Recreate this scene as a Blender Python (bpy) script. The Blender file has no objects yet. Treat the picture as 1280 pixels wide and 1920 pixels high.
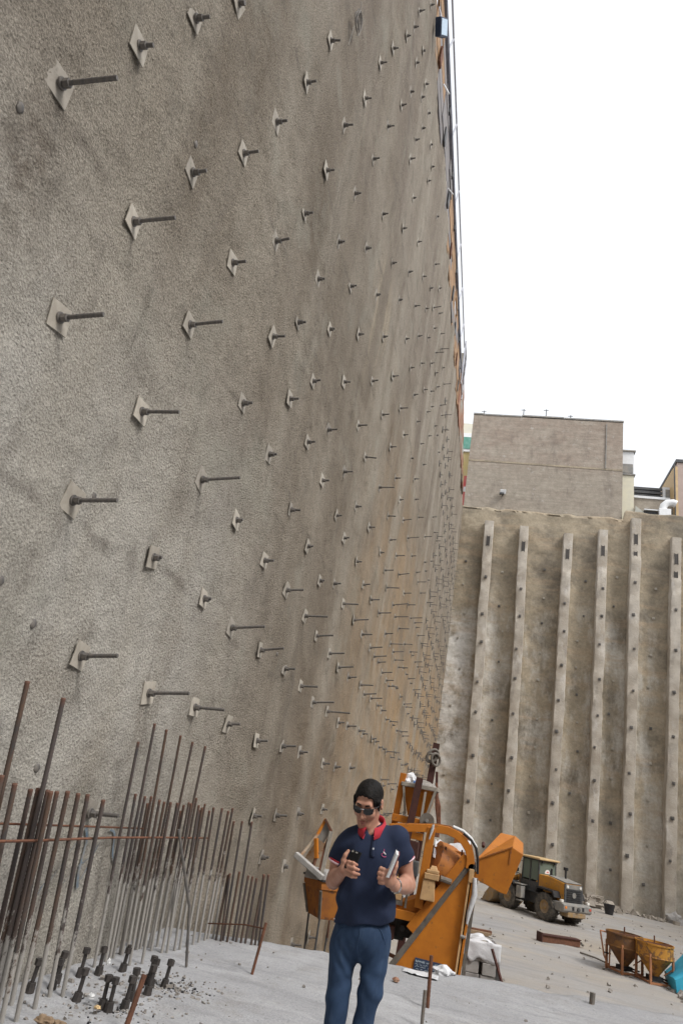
import bpy, math, random
import numpy as np
from mathutils import Vector, Matrix
random.seed(7)
rng = np.random.default_rng(7)
D = bpy.data
SC = bpy.context.scene
COL = SC.collection
R = math.radians

# ------------------------------------------------------------------ camera
cd = D.cameras.new('camera'); cam = D.objects.new('camera', cd); COL.objects.link(cam)
cd.sensor_fit = 'VERTICAL'; cd.sensor_height = 36.0; cd.lens = 36.0 * 1250 / 1920
cd.clip_start = 0.05; cd.clip_end = 2000
X = Vector((0.96985, 0.17209, 0.17258)); F = Vector((-0.22684, 0.89630, 0.38105))
U = X.cross(F).normalized(); X = F.cross(U).normalized()
m = Matrix.Identity(4)
for i in range(3):
    m[i][0] = X[i]; m[i][1] = U[i]; m[i][2] = -F.normalized()[i]; m[i][3] = (0, 0, 1.62)[i]
cam.matrix_world = m
SC.camera = cam

# ------------------------------------------------------------------ light
SUN_EL, SUN_AZ = R(50), R(121)         # azimuth clockwise from +Y
w = D.worlds.new('World'); SC.world = w; w.use_nodes = True
nt = w.node_tree; bg = nt.nodes['Background']
sky = nt.nodes.new('ShaderNodeTexSky'); sky.sky_type = 'NISHITA'; sky.sun_disc = False
sky.sun_elevation = SUN_EL; sky.sun_rotation = SUN_AZ
sky.air_density = 1.0; sky.dust_density = 6.0; sky.ozone_density = 1.0
hsv = nt.nodes.new('ShaderNodeHueSaturation'); hsv.inputs['Saturation'].default_value = 0.25
nt.links.new(sky.outputs[0], hsv.inputs['Color'])
mx = nt.nodes.new('ShaderNodeMix'); mx.data_type = 'RGBA'; mx.inputs[0].default_value = .6
nt.links.new(hsv.outputs[0], mx.inputs[6]); mx.inputs[7].default_value = (6.7, 6.9, 7.2, 1)   # even cloud cover over the clear sky
nt.links.new(mx.outputs[2], bg.inputs[0])
bg.inputs[1].default_value = 0.15
sl = D.lights.new('sun', 'SUN'); sl.energy = 1.4; sl.angle = R(14); sl.color = (1, 0.96, 0.9)
so = D.objects.new('sun', sl); COL.objects.link(so)
sd = Vector((math.sin(SUN_AZ) * math.cos(SUN_EL), math.cos(SUN_AZ) * math.cos(SUN_EL), math.sin(SUN_EL)))
so.rotation_euler = sd.to_track_quat('Z', 'Y').to_euler()
so.location = (10, -10, 40)
SC.view_settings.view_transform = 'Standard'; SC.view_settings.look = 'None'
SC.view_settings.exposure = 0.55; SC.view_settings.gamma = 1
SC.cycles.max_bounces = 6

# ------------------------------------------------------------------ helpers
def _hash(i, j, k, s):
    n = (i * 374761393 + j * 668265263 + k * 1274126177 + s * 974711) & 0x7fffffff
    n = ((n ^ (n >> 13)) * 1274126177) & 0x7fffffff
    return ((n ^ (n >> 16)) & 0xffff) / 65535.0
def vnoise(x, y, z=0.0, s=1):
    x, y, z = np.broadcast_arrays(np.asarray(x, float), np.asarray(y, float), np.asarray(z, float))
    xi = np.floor(x).astype(np.int64); yi = np.floor(y).astype(np.int64); zi = np.floor(z).astype(np.int64)
    fx, fy, fz = x - xi, y - yi, z - zi
    fx = fx * fx * (3 - 2 * fx); fy = fy * fy * (3 - 2 * fy); fz = fz * fz * (3 - 2 * fz)
    r = 0
    for a in (0, 1):
        for b in (0, 1):
            for c in (0, 1):
                wt = (fx if a else 1 - fx) * (fy if b else 1 - fy) * (fz if c else 1 - fz)
                r = r + wt * _hash(xi + a, yi + b, zi + c, s)
    return r * 2 - 1

class MB:
    def __init__(s): s.v = []; s.f = []
    def add(s, vs, fs):
        o = len(s.v); s.v += [tuple(map(float, q)) for q in vs]; s.f += [tuple(i + o for i in q) for q in fs]; return s
    def box(s, c, d, rot=None, top=1.0):
        h = [q / 2 for q in d]; vs = []
        for z in (-1, 1):
            for y in (-1, 1):
                for x in (-1, 1):
                    t = top if z > 0 else 1
                    p = Vector((x * h[0] * t, y * h[1] * t, z * h[2]))
                    if rot is not None: p = rot @ p
                    vs.append(p + Vector(c))
        return s.add(vs, [(0, 2, 3, 1), (4, 5, 7, 6), (0, 1, 5, 4), (2, 6, 7, 3), (0, 4, 6, 2), (1, 3, 7, 5)])
    def bar(s, p0, p1, w, h=None, up=(0, 0, 1)):
        p0, p1 = Vector(p0), Vector(p1); h = w if h is None else h
        d = (p1 - p0); L = d.length; d.normalize(); up = Vector(up)
        if abs(d.dot(up)) > .98: up = Vector((1, 0, 0))
        a = d.cross(up).normalized(); b = a.cross(d).normalized()
        rot = Matrix((a, d, b)).transposed()
        return s.box((p0 + p1) / 2, (w, L, h), rot)
    def cone(s, p0, p1, r0, r1, n=12, caps=True):
        p0, p1 = Vector(p0), Vector(p1); d = (p1 - p0).normalized()
        u = Vector((0, 0, 1)) if abs(d.z) < .9 else Vector((1, 0, 0))
        a = d.cross(u).normalized(); b = d.cross(a)
        vs = []
        for p, r in ((p0, r0), (p1, r1)):
            for i in range(n):
                t = 2 * math.pi * i / n
                vs.append(p + (a * math.cos(t) + b * math.sin(t)) * r)
        fs = [(i, i + n, (i + 1) % n + n, (i + 1) % n) for i in range(n)]
        if caps: fs += [tuple(range(n)), tuple(range(2 * n - 1, n - 1, -1))]
        return s.add(vs, fs)
    def cyl(s, p0, p1, r, n=12): return s.cone(p0, p1, r, r, n)
    def tube(s, pts, r, n=8, closed=False):
        pts = [Vector(p) for p in pts]; N = len(pts); vs = []; pa = None
        rr = r if hasattr(r, '__len__') else [r] * N
        for i, p in enumerate(pts):
            if closed: d = pts[(i + 1) % N] - pts[i - 1]
            else: d = pts[min(i + 1, N - 1)] - pts[max(i - 1, 0)]
            d.normalize()
            if pa is None:
                u = Vector((0, 0, 1)) if abs(d.z) < .9 else Vector((1, 0, 0)); a = d.cross(u).normalized()
            else: a = (pa - d * pa.dot(d)).normalized()
            pa = a; b = d.cross(a)
            for k in range(n):
                t = 2 * math.pi * k / n; vs.append(p + (a * math.cos(t) + b * math.sin(t)) * rr[i])
        fs = []
        for i in range(N if closed else N - 1):
            j = (i + 1) % N
            fs += [(i * n + k, i * n + (k + 1) % n, j * n + (k + 1) % n, j * n + k) for k in range(n)]
        if not closed: fs += [tuple(range(n - 1, -1, -1)), tuple(range((N - 1) * n, N * n))]
        return s.add(vs, fs)
    def lathe(s, prof, n=24, c=(0, 0, 0), axis='z'):
        vs = []
        for r, z in prof:
            for i in range(n):
                t = 2 * math.pi * i / n; q = (r * math.cos(t), r * math.sin(t), z)
                if axis == 'y': q = (q[0], q[2], q[1])
                vs.append((q[0] + c[0], q[1] + c[1], q[2] + c[2]))
        fs = []
        for k in range(len(prof) - 1):
            fs += [(k * n + i, k * n + (i + 1) % n, (k + 1) * n + (i + 1) % n, (k + 1) * n + i) for i in range(n)]
        return s.add(vs, fs)
    def prism(s, poly, vec):
        n = len(poly); v = Vector(vec)
        vs = [Vector(p) for p in poly] + [Vector(p) + v for p in poly]
        fs = [tuple(range(n)), tuple(range(2 * n - 1, n - 1, -1))] + [(i, i + n, (i + 1) % n + n, (i + 1) % n) for i in range(n)]
        return s.add(vs, fs)
    def ell(s, c, r, n=12, m=8, rot=None):
        vs = []
        for i in range(m + 1):
            ph = math.pi * i / m
            for k in range(n):
                t = 2 * math.pi * k / n
                p = Vector((r[0] * math.sin(ph) * math.cos(t), r[1] * math.sin(ph) * math.sin(t), r[2] * math.cos(ph)))
                if rot is not None: p = rot @ p
                vs.append(p + Vector(c))
        fs = [(i * n + k, (i + 1) * n + k, (i + 1) * n + (k + 1) % n, i * n + (k + 1) % n) for i in range(m) for k in range(n)]
        return s.add(vs, fs)
    def build(s, name, mat, parent=None, smooth=False, bevel=0, **kw):
        me = D.meshes.new(name); me.from_pydata(s.v, [], s.f); me.validate(); 
        return link(name, me, mat, parent, smooth, bevel, fix=True, **kw)

def link(name, me, mat, parent=None, smooth=False, bevel=0, fix=False, label=None, cat=None, group=None, kind=None, loc=None, rot=None):
    if fix:
        import bmesh
        bm = bmesh.new(); bm.from_mesh(me); bmesh.ops.recalc_face_normals(bm, faces=bm.faces); bm.to_mesh(me); bm.free()
    if mat is not None and not me.materials: me.materials.append(mat)
    if smooth:
        me.polygons.foreach_set('use_smooth', [True] * len(me.polygons))
        if smooth != 'all':
            try: me.set_sharp_from_angle(angle=R(40))
            except Exception: pass
    o = D.objects.new(name, me); COL.objects.link(o)
    if parent is not None: o.parent = parent
    if loc is not None: o.location = loc
    if rot is not None: o.rotation_euler = rot
    if bevel:
        b = o.modifiers.new('bevel', 'BEVEL'); b.width = bevel; b.segments = 2; b.limit_method = 'ANGLE'; b.angle_limit = R(40)
    return tag(o, label, cat, group, kind)

def tag(o, label=None, cat=None, group=None, kind=None):
    if label: o['label'] = label
    if cat: o['category'] = cat
    if group: o['group'] = group
    if kind: o['kind'] = kind
    return o

def thing(name, label, cat, loc=(0, 0, 0), rz=0.0, group=None, rot=None):
    o = D.objects.new(name, None); COL.objects.link(o); o.location = loc
    o.rotation_euler = rot if rot is not None else (0, 0, rz); o.empty_display_size = .1
    return tag(o, label, cat, group)

def npmesh(name, V, Q):
    me = D.meshes.new(name); V = np.asarray(V, np.float32); Q = np.asarray(Q, np.int32)
    me.vertices.add(len(V)); me.vertices.foreach_set('co', V.ravel())
    me.loops.add(Q.size); me.loops.foreach_set('vertex_index', Q.ravel())
    me.polygons.add(len(Q)); k = Q.shape[1]
    me.polygons.foreach_set('loop_start', np.arange(len(Q), dtype=np.int32) * k)
    me.update(calc_edges=True); me.validate(); return me

def gridmesh(name, P):
    """P: (n, m, 3) array of points -> quad mesh"""
    n, m_, _ = P.shape; idx = np.arange(n * m_).reshape(n, m_)
    Q = np.stack([idx[:-1, :-1], idx[1:, :-1], idx[1:, 1:], idx[:-1, 1:]], -1).reshape(-1, 4)
    return npmesh(name, P.reshape(-1, 3), Q)

# ------------------------------------------------------------------ materials
class NT:
    def __init__(s, name):
        s.m = D.materials.new(name); s.m.use_nodes = True; s.t = s.m.node_tree; s.b = s.t.nodes['Principled BSDF']
        s.b.inputs['Specular IOR Level'].default_value = 0.3
    def n(s, typ, **kw):
        x = s.t.nodes.new('ShaderNode' + typ)
        for k, v in kw.items(): setattr(x, k, v)
        return x
    def l(s, a, b): s.t.links.new(a, b)
    def pos(s, scale=(1, 1, 1), obj=False, rot=(0, 0, 0)):
        if obj: o = s.n('TexCoord').outputs['Object']
        else: o = s.n('NewGeometry').outputs['Position']
        mp = s.n('Mapping'); mp.inputs['Scale'].default_value = scale; mp.inputs['Rotation'].default_value = rot
        s.l(o, mp.inputs['Vector']); return mp.outputs[0]
    def noise(s, vec, scale, detail=4, rough=.6, dist=0):
        x = s.n('TexNoise'); x.inputs['Scale'].default_value = scale; x.inputs['Detail'].default_value = detail
        x.inputs['Roughness'].default_value = rough; x.inputs['Distortion'].default_value = dist
        if vec is not None: s.l(vec, x.inputs['Vector'])
        return x.outputs[0]
    def ramp(s, fac, lo, hi, c0=(0, 0, 0, 1), c1=(1, 1, 1, 1)):
        x = s.n('ValToRGB'); e = x.color_ramp.elements
        e[0].position = lo; e[1].position = hi; e[0].color = c0; e[1].color = c1
        s.l(fac, x.inputs[0]); return x.outputs[0]
    def mix(s, fac, a, b, mode='MIX'):
        x = s.n('Mix', data_type='RGBA', blend_type=mode)
        for val, i in ((fac, 0), (a, 6), (b, 7)):
            if isinstance(val, (int, float)): x.inputs[i].default_value = val
            elif isinstance(val, (tuple, list)): x.inputs[i].default_value = (*val[:3], 1)
            else: s.l(val, x.inputs[i])
        return x.outputs[2]
    def math(s, op, a, b=None, clamp=False):
        x = s.n('Math', operation=op, use_clamp=clamp)
        for val, i in ((a, 0), (b, 1)):
            if val is None: continue
            if isinstance(val, (int, float)): x.inputs[i].default_value = val
            else: s.l(val, x.inputs[i])
        return x.outputs[0]
    def maprange(s, v, a, b, c=0, d=1, smooth=True):
        x = s.n('MapRange', interpolation_type='SMOOTHSTEP' if smooth else 'LINEAR')
        for i, q in enumerate((a, b, c, d)): x.inputs[i + 1].default_value = q
        s.l(v, x.inputs[0]); return x.outputs[0]
    def bump(s, h, strength=.5, dist=.02, prev=None):
        x = s.n('Bump'); x.inputs['Strength'].default_value = strength; x.inputs['Distance'].default_value = dist
        s.l(h, x.inputs['Height'])
        if prev is not None: s.l(prev, x.inputs['Normal'])
        return x.outputs[0]
    def out(s, col=None, rough=None, normal=None, metal=None):
        for v, k in ((col, 'Base Color'), (rough, 'Roughness'), (metal, 'Metallic')):
            if v is None: continue
            if isinstance(v, (int, float)): s.b.inputs[k].default_value = v
            elif isinstance(v, (tuple, list)): s.b.inputs[k].default_value = (*v[:3], 1)
            else: s.l(v, s.b.inputs[k])
        if normal is not None: s.l(normal, s.b.inputs['Normal'])
        return s.m

def worn(name, c0, c1, scale=6, lo=.4, hi=.6, rough=.6, bump=.15, bscale=60, bdist=.004, metal=0, c2=None, s2=25, obj=True, stretch=(1, 1, 1), t2=.58):
    t = NT(name); p = t.pos(stretch, obj=obj)
    col = t.mix(t.ramp(t.noise(p, scale, 6, .65), lo, hi), c0, c1)
    if c2: col = t.mix(t.ramp(t.noise(p, s2, 5, .7), t2, t2 + .08), col, c2)
    rnd = t.n('ObjectInfo').outputs['Random']
    col = t.mix(1.0, col, t.ramp(rnd, 0, 1, (.86, .86, .86, 1), (1.1, 1.1, 1.1, 1)), 'MULTIPLY')
    return t.out(col, rough, t.bump(t.noise(p, bscale, 4), bump, bdist), metal)

def mat_shotcrete():
    t = NT('shotcrete'); p = t.pos(); sep = t.n('SeparateXYZ'); t.l(t.n('NewGeometry').outputs['Position'], sep.inputs[0])
    y, z = sep.outputs[1], sep.outputs[2]
    big = t.noise(p, .35, 5, .6)
    col = t.mix(t.ramp(big, .38, .62), (.215, .180, .140), (.31, .272, .222))
    # pale grey low and near
    low = t.math('MULTIPLY', t.maprange(z, 6.6, 3.0), t.maprange(y, 10, 4.5))
    low = t.math('MULTIPLY', low, t.ramp(t.noise(p, .8, 4), .05, .45))
    col = t.mix(t.math('MULTIPLY', low, .9), col, (.58, .56, .52))
    # sandy tan far away and low
    tan = t.math('MULTIPLY', t.maprange(y, 10, 22), t.maprange(z, 15, 5))
    tan = t.math('MULTIPLY', tan, t.ramp(t.noise(p, .5, 4), .25, .6))
    col = t.mix(t.math('MULTIPLY', tan, .9), col, (.44, .305, .175))
    up = t.math('MULTIPLY', t.maprange(z, 9, 15), t.ramp(t.noise(p, .3, 4), .3, .7))
    col = t.mix(t.math('MULTIPLY', up, .5), col, (.275, .232, .20))
    # long seepage streaks
    ps = t.pos((1, .9, .07)); st = t.ramp(t.noise(ps, 1.6, 6, .65), .6, .72)
    zone = t.math('MULTIPLY', t.maprange(z, 6, 12), t.ramp(t.noise(p, .22, 2), .45, .6))
    col = t.mix(t.math('MULTIPLY', t.math('MULTIPLY', st, zone), .7), col, (.52, .45, .34))
    ps2 = t.pos((1, 1.1, .12)); st2 = t.ramp(t.noise(ps2, 1.1, 6, .6), .58, .74)
    col = t.mix(t.math('MULTIPLY', st2, .6), col, (.14, .117, .093))
    # wash bands
    pb = t.pos((1, .5, .06)); col = t.mix(t.math('MULTIPLY', t.ramp(t.noise(pb, 1.3, 4, .55), .45, .66), .6), col, (.44, .405, .345))
    dr = t.ramp(t.noise(t.pos((1, 4.5, .3)), 1.4, 6, .65), .60, .70)
    col = t.mix(t.math('MULTIPLY', t.math('MULTIPLY', dr, t.ramp(t.noise(p, .45, 3), .42, .6)), .5), col, (.125, .108, .09))
    wob = t.math('ADD', t.math('DIVIDE', z, 2.32), t.math('MULTIPLY', t.noise(p, .55, 4), .35))
    fr = t.math('ABSOLUTE', t.math('SUBTRACT', t.math('FRACT', wob), .5))
    lift = t.math('MULTIPLY', t.maprange(fr, .035, .0), t.ramp(t.noise(p, 1.3, 4), .45, .6))
    col = t.mix(t.math('MULTIPLY', lift, .55), col, (.15, .13, .11))
    # whitish lime near the far foot
    wz = t.math('MULTIPLY', t.maprange(y, 22, 38), t.maprange(z, 5, 0))
    col = t.mix(t.math('MULTIPLY', t.math('MULTIPLY', wz, t.ramp(t.noise(ps, 2.3, 5), .5, .62)), .8), col, (.62, .6, .56))
    # brown rusty smear
    vd = t.n('VectorMath', operation='SUBTRACT'); t.l(t.n('NewGeometry').outputs['Position'], vd.inputs[0]); vd.inputs[1].default_value = (-3, 2.45, 4.75)
    vs_ = t.n('VectorMath', operation='MULTIPLY'); t.l(vd.outputs[0], vs_.inputs[0]); vs_.inputs[1].default_value = (0, 2.6, .95)
    ln = t.n('VectorMath', operation='LENGTH'); t.l(vs_.outputs[0], ln.inputs[0])
    sm = t.math('MULTIPLY', t.maprange(ln.outputs['Value'], 1.0, .1), t.ramp(t.noise(p, 5, 6, .7), .4, .6))
    col = t.mix(t.math('MULTIPLY', sm, .65), col, (.13, .10, .075))
    # spattered grain, with the self-shading of its pits put into the colour
    g = t.noise(p, 58, 4, .72)
    col = t.mix(t.math('SUBTRACT', 1.0, t.math('MULTIPLY', low, .35)), col, t.ramp(g, .34, .60, (.46, .44, .42, 1), (1.17, 1.16, 1.14, 1)), 'MULTIPLY')
    col = t.mix(t.math('MULTIPLY', t.ramp(t.noise(t.pos((1, 1.6, .8)), 1.7, 5, .7), .54, .66), .35), col, (.17, .15, .125))
    col = t.mix(t.math('MULTIPLY', t.ramp(t.noise(t.pos((1, 1, 1)), .9, 5, .65), .55, .68), .35), col, (.355, .345, .29))
    v1 = t.n('TexVoronoi'); v1.inputs['Scale'].default_value = 40; t.l(p, v1.inputs['Vector'])
    n1 = t.bump(t.noise(p, 7, 4, .6), .22, .05)
    n2 = t.bump(v1.outputs['Distance'], .55, .025, n1)
    n3 = t.bump(g, 1.0, .03, n2)
    return t.out(col, .92, n3)

def mat_backwall():
    t = NT('far_wall_concrete'); p = t.pos(); sep = t.n('SeparateXYZ'); t.l(t.n('NewGeometry').outputs['Position'], sep.inputs[0])
    x, z = sep.outputs[0], sep.outputs[2]
    col = t.mix(t.ramp(t.noise(p, .35, 5), .35, .65), (.27, .23, .17), (.375, .32, .24))
    col = t.mix(t.math('MULTIPLY', t.ramp(t.noise(t.pos((.8, 1, .8)), .45, 6, .65), .46, .66), .8), col, (.13, .115, .095))
    col = t.mix(t.math('MULTIPLY', t.ramp(t.noise(t.pos((1.3, 1, .5)), .5, 6, .7), .48, .62), t.math('MULTIPLY', t.maprange(z, 21, 15), .75)), col, (.48, .455, .41))
    lime = t.math('MULTIPLY', t.math('MULTIPLY', t.maprange(x, 2.5, -1.5), t.maprange(z, 18, 15)), t.ramp(t.noise(p, .8, 6, .7), .36, .56))
    col = t.mix(t.math('MULTIPLY', lime, .85), col, (.62, .60, .57))
    col = t.mix(t.math('MULTIPLY', t.ramp(t.noise(t.pos((.25, 1, 2.2)), .6, 4), .5, .62), .35), col, (.40, .30, .20))
    low = t.math('MULTIPLY', t.maprange(z, 6, -1), .5)
    col = t.mix(low, col, (.40, .375, .33))
    g = t.noise(p, 5, 5, .7)
    col = t.mix(1.0, col, t.ramp(g, .3, .7, (.78, .78, .77, 1), (1.12, 1.11, 1.1, 1)), 'MULTIPLY')
    return t.out(col, .92, t.bump(g, .4, .06, t.bump(t.noise(p, 1.2, 4), .3, .15)))

def mat_pile():
    t = NT('pile_concrete'); p = t.pos()
    col = t.mix(t.ramp(t.noise(p, .8, 5), .35, .65), (.46, .42, .365), (.36, .315, .26))
    col = t.mix(t.math('MULTIPLY', t.ramp(t.noise(t.pos((1, 1, .4)), 1.1, 5, .7), .55, .7), .6), col, (.20, .18, .165))
    col = t.mix(t.math('MULTIPLY', t.ramp(t.noise(t.pos((1, 1, .5)), .7, 5, .7), .55, .68), .6), col, (.58, .56, .53))
    g = t.noise(p, 6, 5, .7)
    return t.out(col, .9, t.bump(g, .6, .06))

def mat_slab(name, c0, c1, c2, far=False):
    t = NT(name); p = t.pos()
    col = t.mix(t.ramp(t.noise(p, .7 if not far else .16, 5, .6), .35, .65), c0, c1)
    col = t.mix(t.math('MULTIPLY', t.ramp(t.noise(p, 2.2 if not far else .35, 6, .7), .52, .68), .7), col, c2)
    col = t.mix(t.math('MULTIPLY', t.ramp(t.noise(t.pos((1, .35, 1), rot=(0, 0, .4)), 3 if not far else .5, 5, .7), .6, .7), .35), col, tuple(q * .62 for q in c0))
    sp = t.ramp(t.noise(p, 26, 4, .65), .60, .68)
    col = t.mix(t.math('MULTIPLY', sp, .5), col, tuple(q * .45 for q in c0))
    tr = t.ramp(t.noise(t.pos((.22, 1.5, 1), rot=(0, 0, -.5)), 1.1 if far else 2.6, 5, .7), .5, .64)
    col = t.mix(t.math('MULTIPLY', tr, .5), col, tuple(q * .72 for q in c0))
    tr2 = t.ramp(t.noise(t.pos((.3, 1.2, 1), rot=(0, 0, .25)), .8 if far else 1.6, 5, .7), .54, .66)
    col = t.mix(t.math('MULTIPLY', tr2, .55), col, tuple(q * 1.22 for q in c1))
    g = t.noise(p, 55, 5, .7)
    col = t.mix(1.0, col, t.ramp(g, .3, .7, (.76, .76, .76, 1), (1.12, 1.12, 1.12, 1)), 'MULTIPLY')
    return t.out(col, .9, t.bump(g, .6, .012, t.bump(t.noise(p, 4, 5, .6), .35, .03)))

def mat_rebar():
    t = NT('rebar_steel'); p = t.pos((1, 1, 1)); sep = t.n('SeparateXYZ'); t.l(t.n('TexCoord').outputs['Object'], sep.inputs[0])
    wp = t.pos((1, 1, .25))
    rnd = t.n('ObjectInfo').outputs['Random']
    rust = t.mix(t.ramp(t.noise(wp, 14, 5, .7), .35, .65), (.062, .056, .054), (.125, .078, .054))
    rust = t.mix(t.math('MULTIPLY', t.ramp(rnd, .25, .9), .55), rust, (.085, .08, .082))
    tip = t.maprange(sep.outputs[2], -.07, 0); tip = t.math('MULTIPLY', tip, .7)
    rust = t.mix(tip, rust, (.15, .07, .045))
    gz = t.n('SeparateXYZ'); t.l(t.n('NewGeometry').outputs['Position'], gz.inputs[0])
    hgt = t.math('ADD', gz.outputs[2], t.math('MULTIPLY', t.noise(t.pos((1, 1, .55)), 17, 6, .75), -1.5))
    hgt = t.math('ADD', hgt, t.math('MULTIPLY', t.maprange(gz.outputs[1], 5.3, 6.2), -.22))
    hgt = t.math('ADD', hgt, t.math('MULTIPLY', t.maprange(gz.outputs[0], -2.52, -2.44), .9))
    lime = t.math('MULTIPLY', t.maprange(hgt, -.30, -.42), .8)
    col = t.mix(lime, rust, (.40, .385, .36))
    return t.out(col, .8, t.bump(t.noise(p, 120, 3), .3, .003), .0)

def mat_brick():
    t = NT('brick_facade'); mp = t.pos((1, 1, 1), rot=(R(90), 0, 0))
    b = t.n('TexBrick'); t.l(mp, b.inputs['Vector']); b.inputs['Scale'].default_value = 1
    b.inputs['Brick Width'].default_value = .24; b.inputs['Row Height'].default_value = .075; b.inputs['Mortar Size'].default_value = .012
    b.inputs['Color1'].default_value = (.30, .228, .18, 1); b.inputs['Color2'].default_value = (.25, .195, .155, 1); b.inputs['Mortar'].default_value = (.31, .285, .25, 1)
    p = t.pos(); sep = t.n('SeparateXYZ'); t.l(t.n('NewGeometry').outputs['Position'], sep.inputs[0])
    col = t.mix(t.math('MULTIPLY', t.ramp(t.noise(t.pos((.6, 1, 1.4)), .5, 6, .65), .4, .65), .6), b.outputs['Color'], (.36, .33, .28))
    dz = t.math('ADD', sep.outputs[2], t.math('MULTIPLY', t.noise(p, .7, 4), 1.6))
    col = t.mix(t.math('MULTIPLY', t.maprange(dz, 32.6, 31.6),   .6), col, (.30, .27, .225))
    col = t.mix(t.math('MULTIPLY', t.ramp(t.noise(t.pos((1, 1, .3)), 1, 5, .7), .54, .68), .5), col, (.17, .145, .125))
    col = t.mix(1.0, col, t.ramp(t.noise(t.pos((.35, 1, 5)), 1.1, 4, .7), .35, .65, (.90, .89, .88, 1), (1.08, 1.08, 1.08, 1)), 'MULTIPLY')
    col = t.mix(1.0, col, t.ramp(t.noise(p, 2.2, 5, .75), .35, .62, (.84, .83, .82, 1), (1.1, 1.1, 1.1, 1)), 'MULTIPLY')
    col = t.mix(t.math('MULTIPLY', t.ramp(t.noise(p, 1.6, 4, .7), .62, .70), .5), col, (.46, .44, .41))
    return t.out(col, .9, t.bump(t.noise(p, 6, 5), .4, .05))

def flat(name, c, rough=.5, metal=0, spec=.3):
    t = NT(name); p = t.pos(obj=True)
    g = t.ramp(t.noise(p, 18, 4), .3, .7, (.88, .88, .88, 1), (1.08, 1.08, 1.08, 1))
    t.b.inputs['Specular IOR Level'].default_value = spec
    return t.out(t.mix(1.0, c, g, 'MULTIPLY'), rough, None, metal)

M = {}
M['shot'] = mat_shotcrete(); M['back'] = mat_backwall(); M['pile'] = mat_pile(); M['brick'] = mat_brick(); M['rebar'] = mat_rebar()
M['slab'] = mat_slab('slab_concrete', (.325, .327, .34), (.385, .388, .40), (.285, .275, .265))
M['floor'] = mat_slab('pit_floor', (.33, .327, .33), (.345, .305, .255), (.385, .385, .39), True)
M['plate'] = worn('plate_steel', (.43, .395, .34), (.34, .308, .262), 9, rough=.7, c2=(.24, .20, .16), s2=14, t2=.62)
M['nailsteel'] = worn('nail_steel', (.105, .10, .098), (.16, .145, .13), 12, rough=.6)
M['bolt'] = worn('bolt_steel', (.038, .035, .034), (.06, .052, .048), 12, rough=.6)
M['slot_shade'] = worn('dark_hole', (.05, .047, .043), (.07, .06, .055), 10)
M['orange'] = worn('orange_paint', (.52, .185, .022), (.44, .15, .02), 2.5, rough=.5, c2=(.26, .11, .035), s2=7, t2=.6, bump=.1)
M['orange_old'] = worn('old_orange_paint', (.40, .15, .03), (.28, .105, .035), 4, rough=.65, c2=(.16, .07, .035), s2=9, t2=.55)
M['orange_dusty'] = worn('dusty_orange_paint', (.42, .22, .10), (.48, .40, .31), 5, rough=.8, c2=(.3, .12, .04), s2=12)
M['rust'] = worn('rusty_steel', (.115, .055, .035), (.17, .075, .045), 10, rough=.85, c2=(.08, .04, .03), s2=30)
M['darkred'] = worn('dark_red_primer', (.085, .034, .028), (.06, .028, .024), 8, rough=.7)
M['rawsteel'] = worn('grey_steel', (.19, .175, .155), (.13, .115, .10), 7, rough=.6, c2=(.2, .12, .07), s2=16)
M['cement'] = worn('cement_crust', (.36, .33, .285), (.27, .245, .21), 8, rough=.95, bump=.5, bscale=40, bdist=.01)
M['cream'] = worn('cream_paint', (.62, .40, .20), (.52, .33, .17), 5, rough=.6, c2=(.3, .2, .1), s2=14)
M['ylw'] = worn('yellow_machine_paint', (.50, .235, .035), (.42, .205, .05), 3, rough=.55, c2=(.26, .16, .08), s2=9)
M['ylwpale'] = worn('faded_yellow_roof', (.58, .42, .22), (.50, .36, .2), 3, rough=.6)
M['black'] = worn('black_plastic', (.022, .022, .025), (.035, .034, .035), 6, rough=.55)
M['dgrey'] = worn('dark_grey_paint', (.055, .06, .068), (.09, .088, .085), 4, rough=.6)
M['mgrey'] = worn('dusty_grey_paint', (.22, .22, .215), (.30, .28, .25), 4, rough=.7)
M['tyre'] = worn('tyre_rubber', (.06, .058, .056), (.15, .135, .115), 5, rough=.9, bump=.3)
M['rim'] = worn('dusty_rim', (.30, .19, .08), (.27, .21, .15), 5, rough=.7)
M['hopper'] = worn('hopper_paint', (.56, .27, .045), (.45, .20, .04), 2.2, lo=.42, hi=.6, rough=.65, c2=(.21, .11, .05), s2=4, t2=.5, obj=False)
M['hopper_dark'] = worn('hopper_dark_paint', (.25, .12, .035), (.17, .085, .04), 2.5, rough=.7, c2=(.12, .07, .045), s2=4, t2=.52, obj=False)
M['hopleg'] = worn('hopper_leg_paint', (.42, .19, .09), (.30, .14, .08), 5, rough=.7)
M['white'] = worn('white_paint', (.74, .75, .76), (.68, .69, .70), 3, rough=.5)
M['plastic'] = worn('white_film', (.66, .67, .70), (.55, .56, .58), 4, rough=.35, bump=.5, bscale=14, bdist=.02)
M['block'] = worn('concrete_block', (.40, .385, .37), (.31, .30, .29), 6, rough=.9)
M['wood'] = worn('weathered_wood', (.28, .20, .13), (.20, .14, .09), 4, rough=.85, stretch=(6, 6, .6))
M['board'] = worn('orange_brown_board', (.36, .225, .125), (.29, .18, .10), 3, rough=.8, c2=(.24, .15, .09), s2=6, t2=.55)
M['boardgrey'] = worn('grey_board', (.20, .19, .20), (.25, .23, .22), 3, rough=.8)
M['fencesteel'] = worn('blue_grey_steel', (.15, .16, .20), (.22, .22, .25), 3, rough=.5)
M['rail'] = worn('pale_pipe', (.46, .47, .52), (.38, .38, .42), 4, rough=.45)
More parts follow.
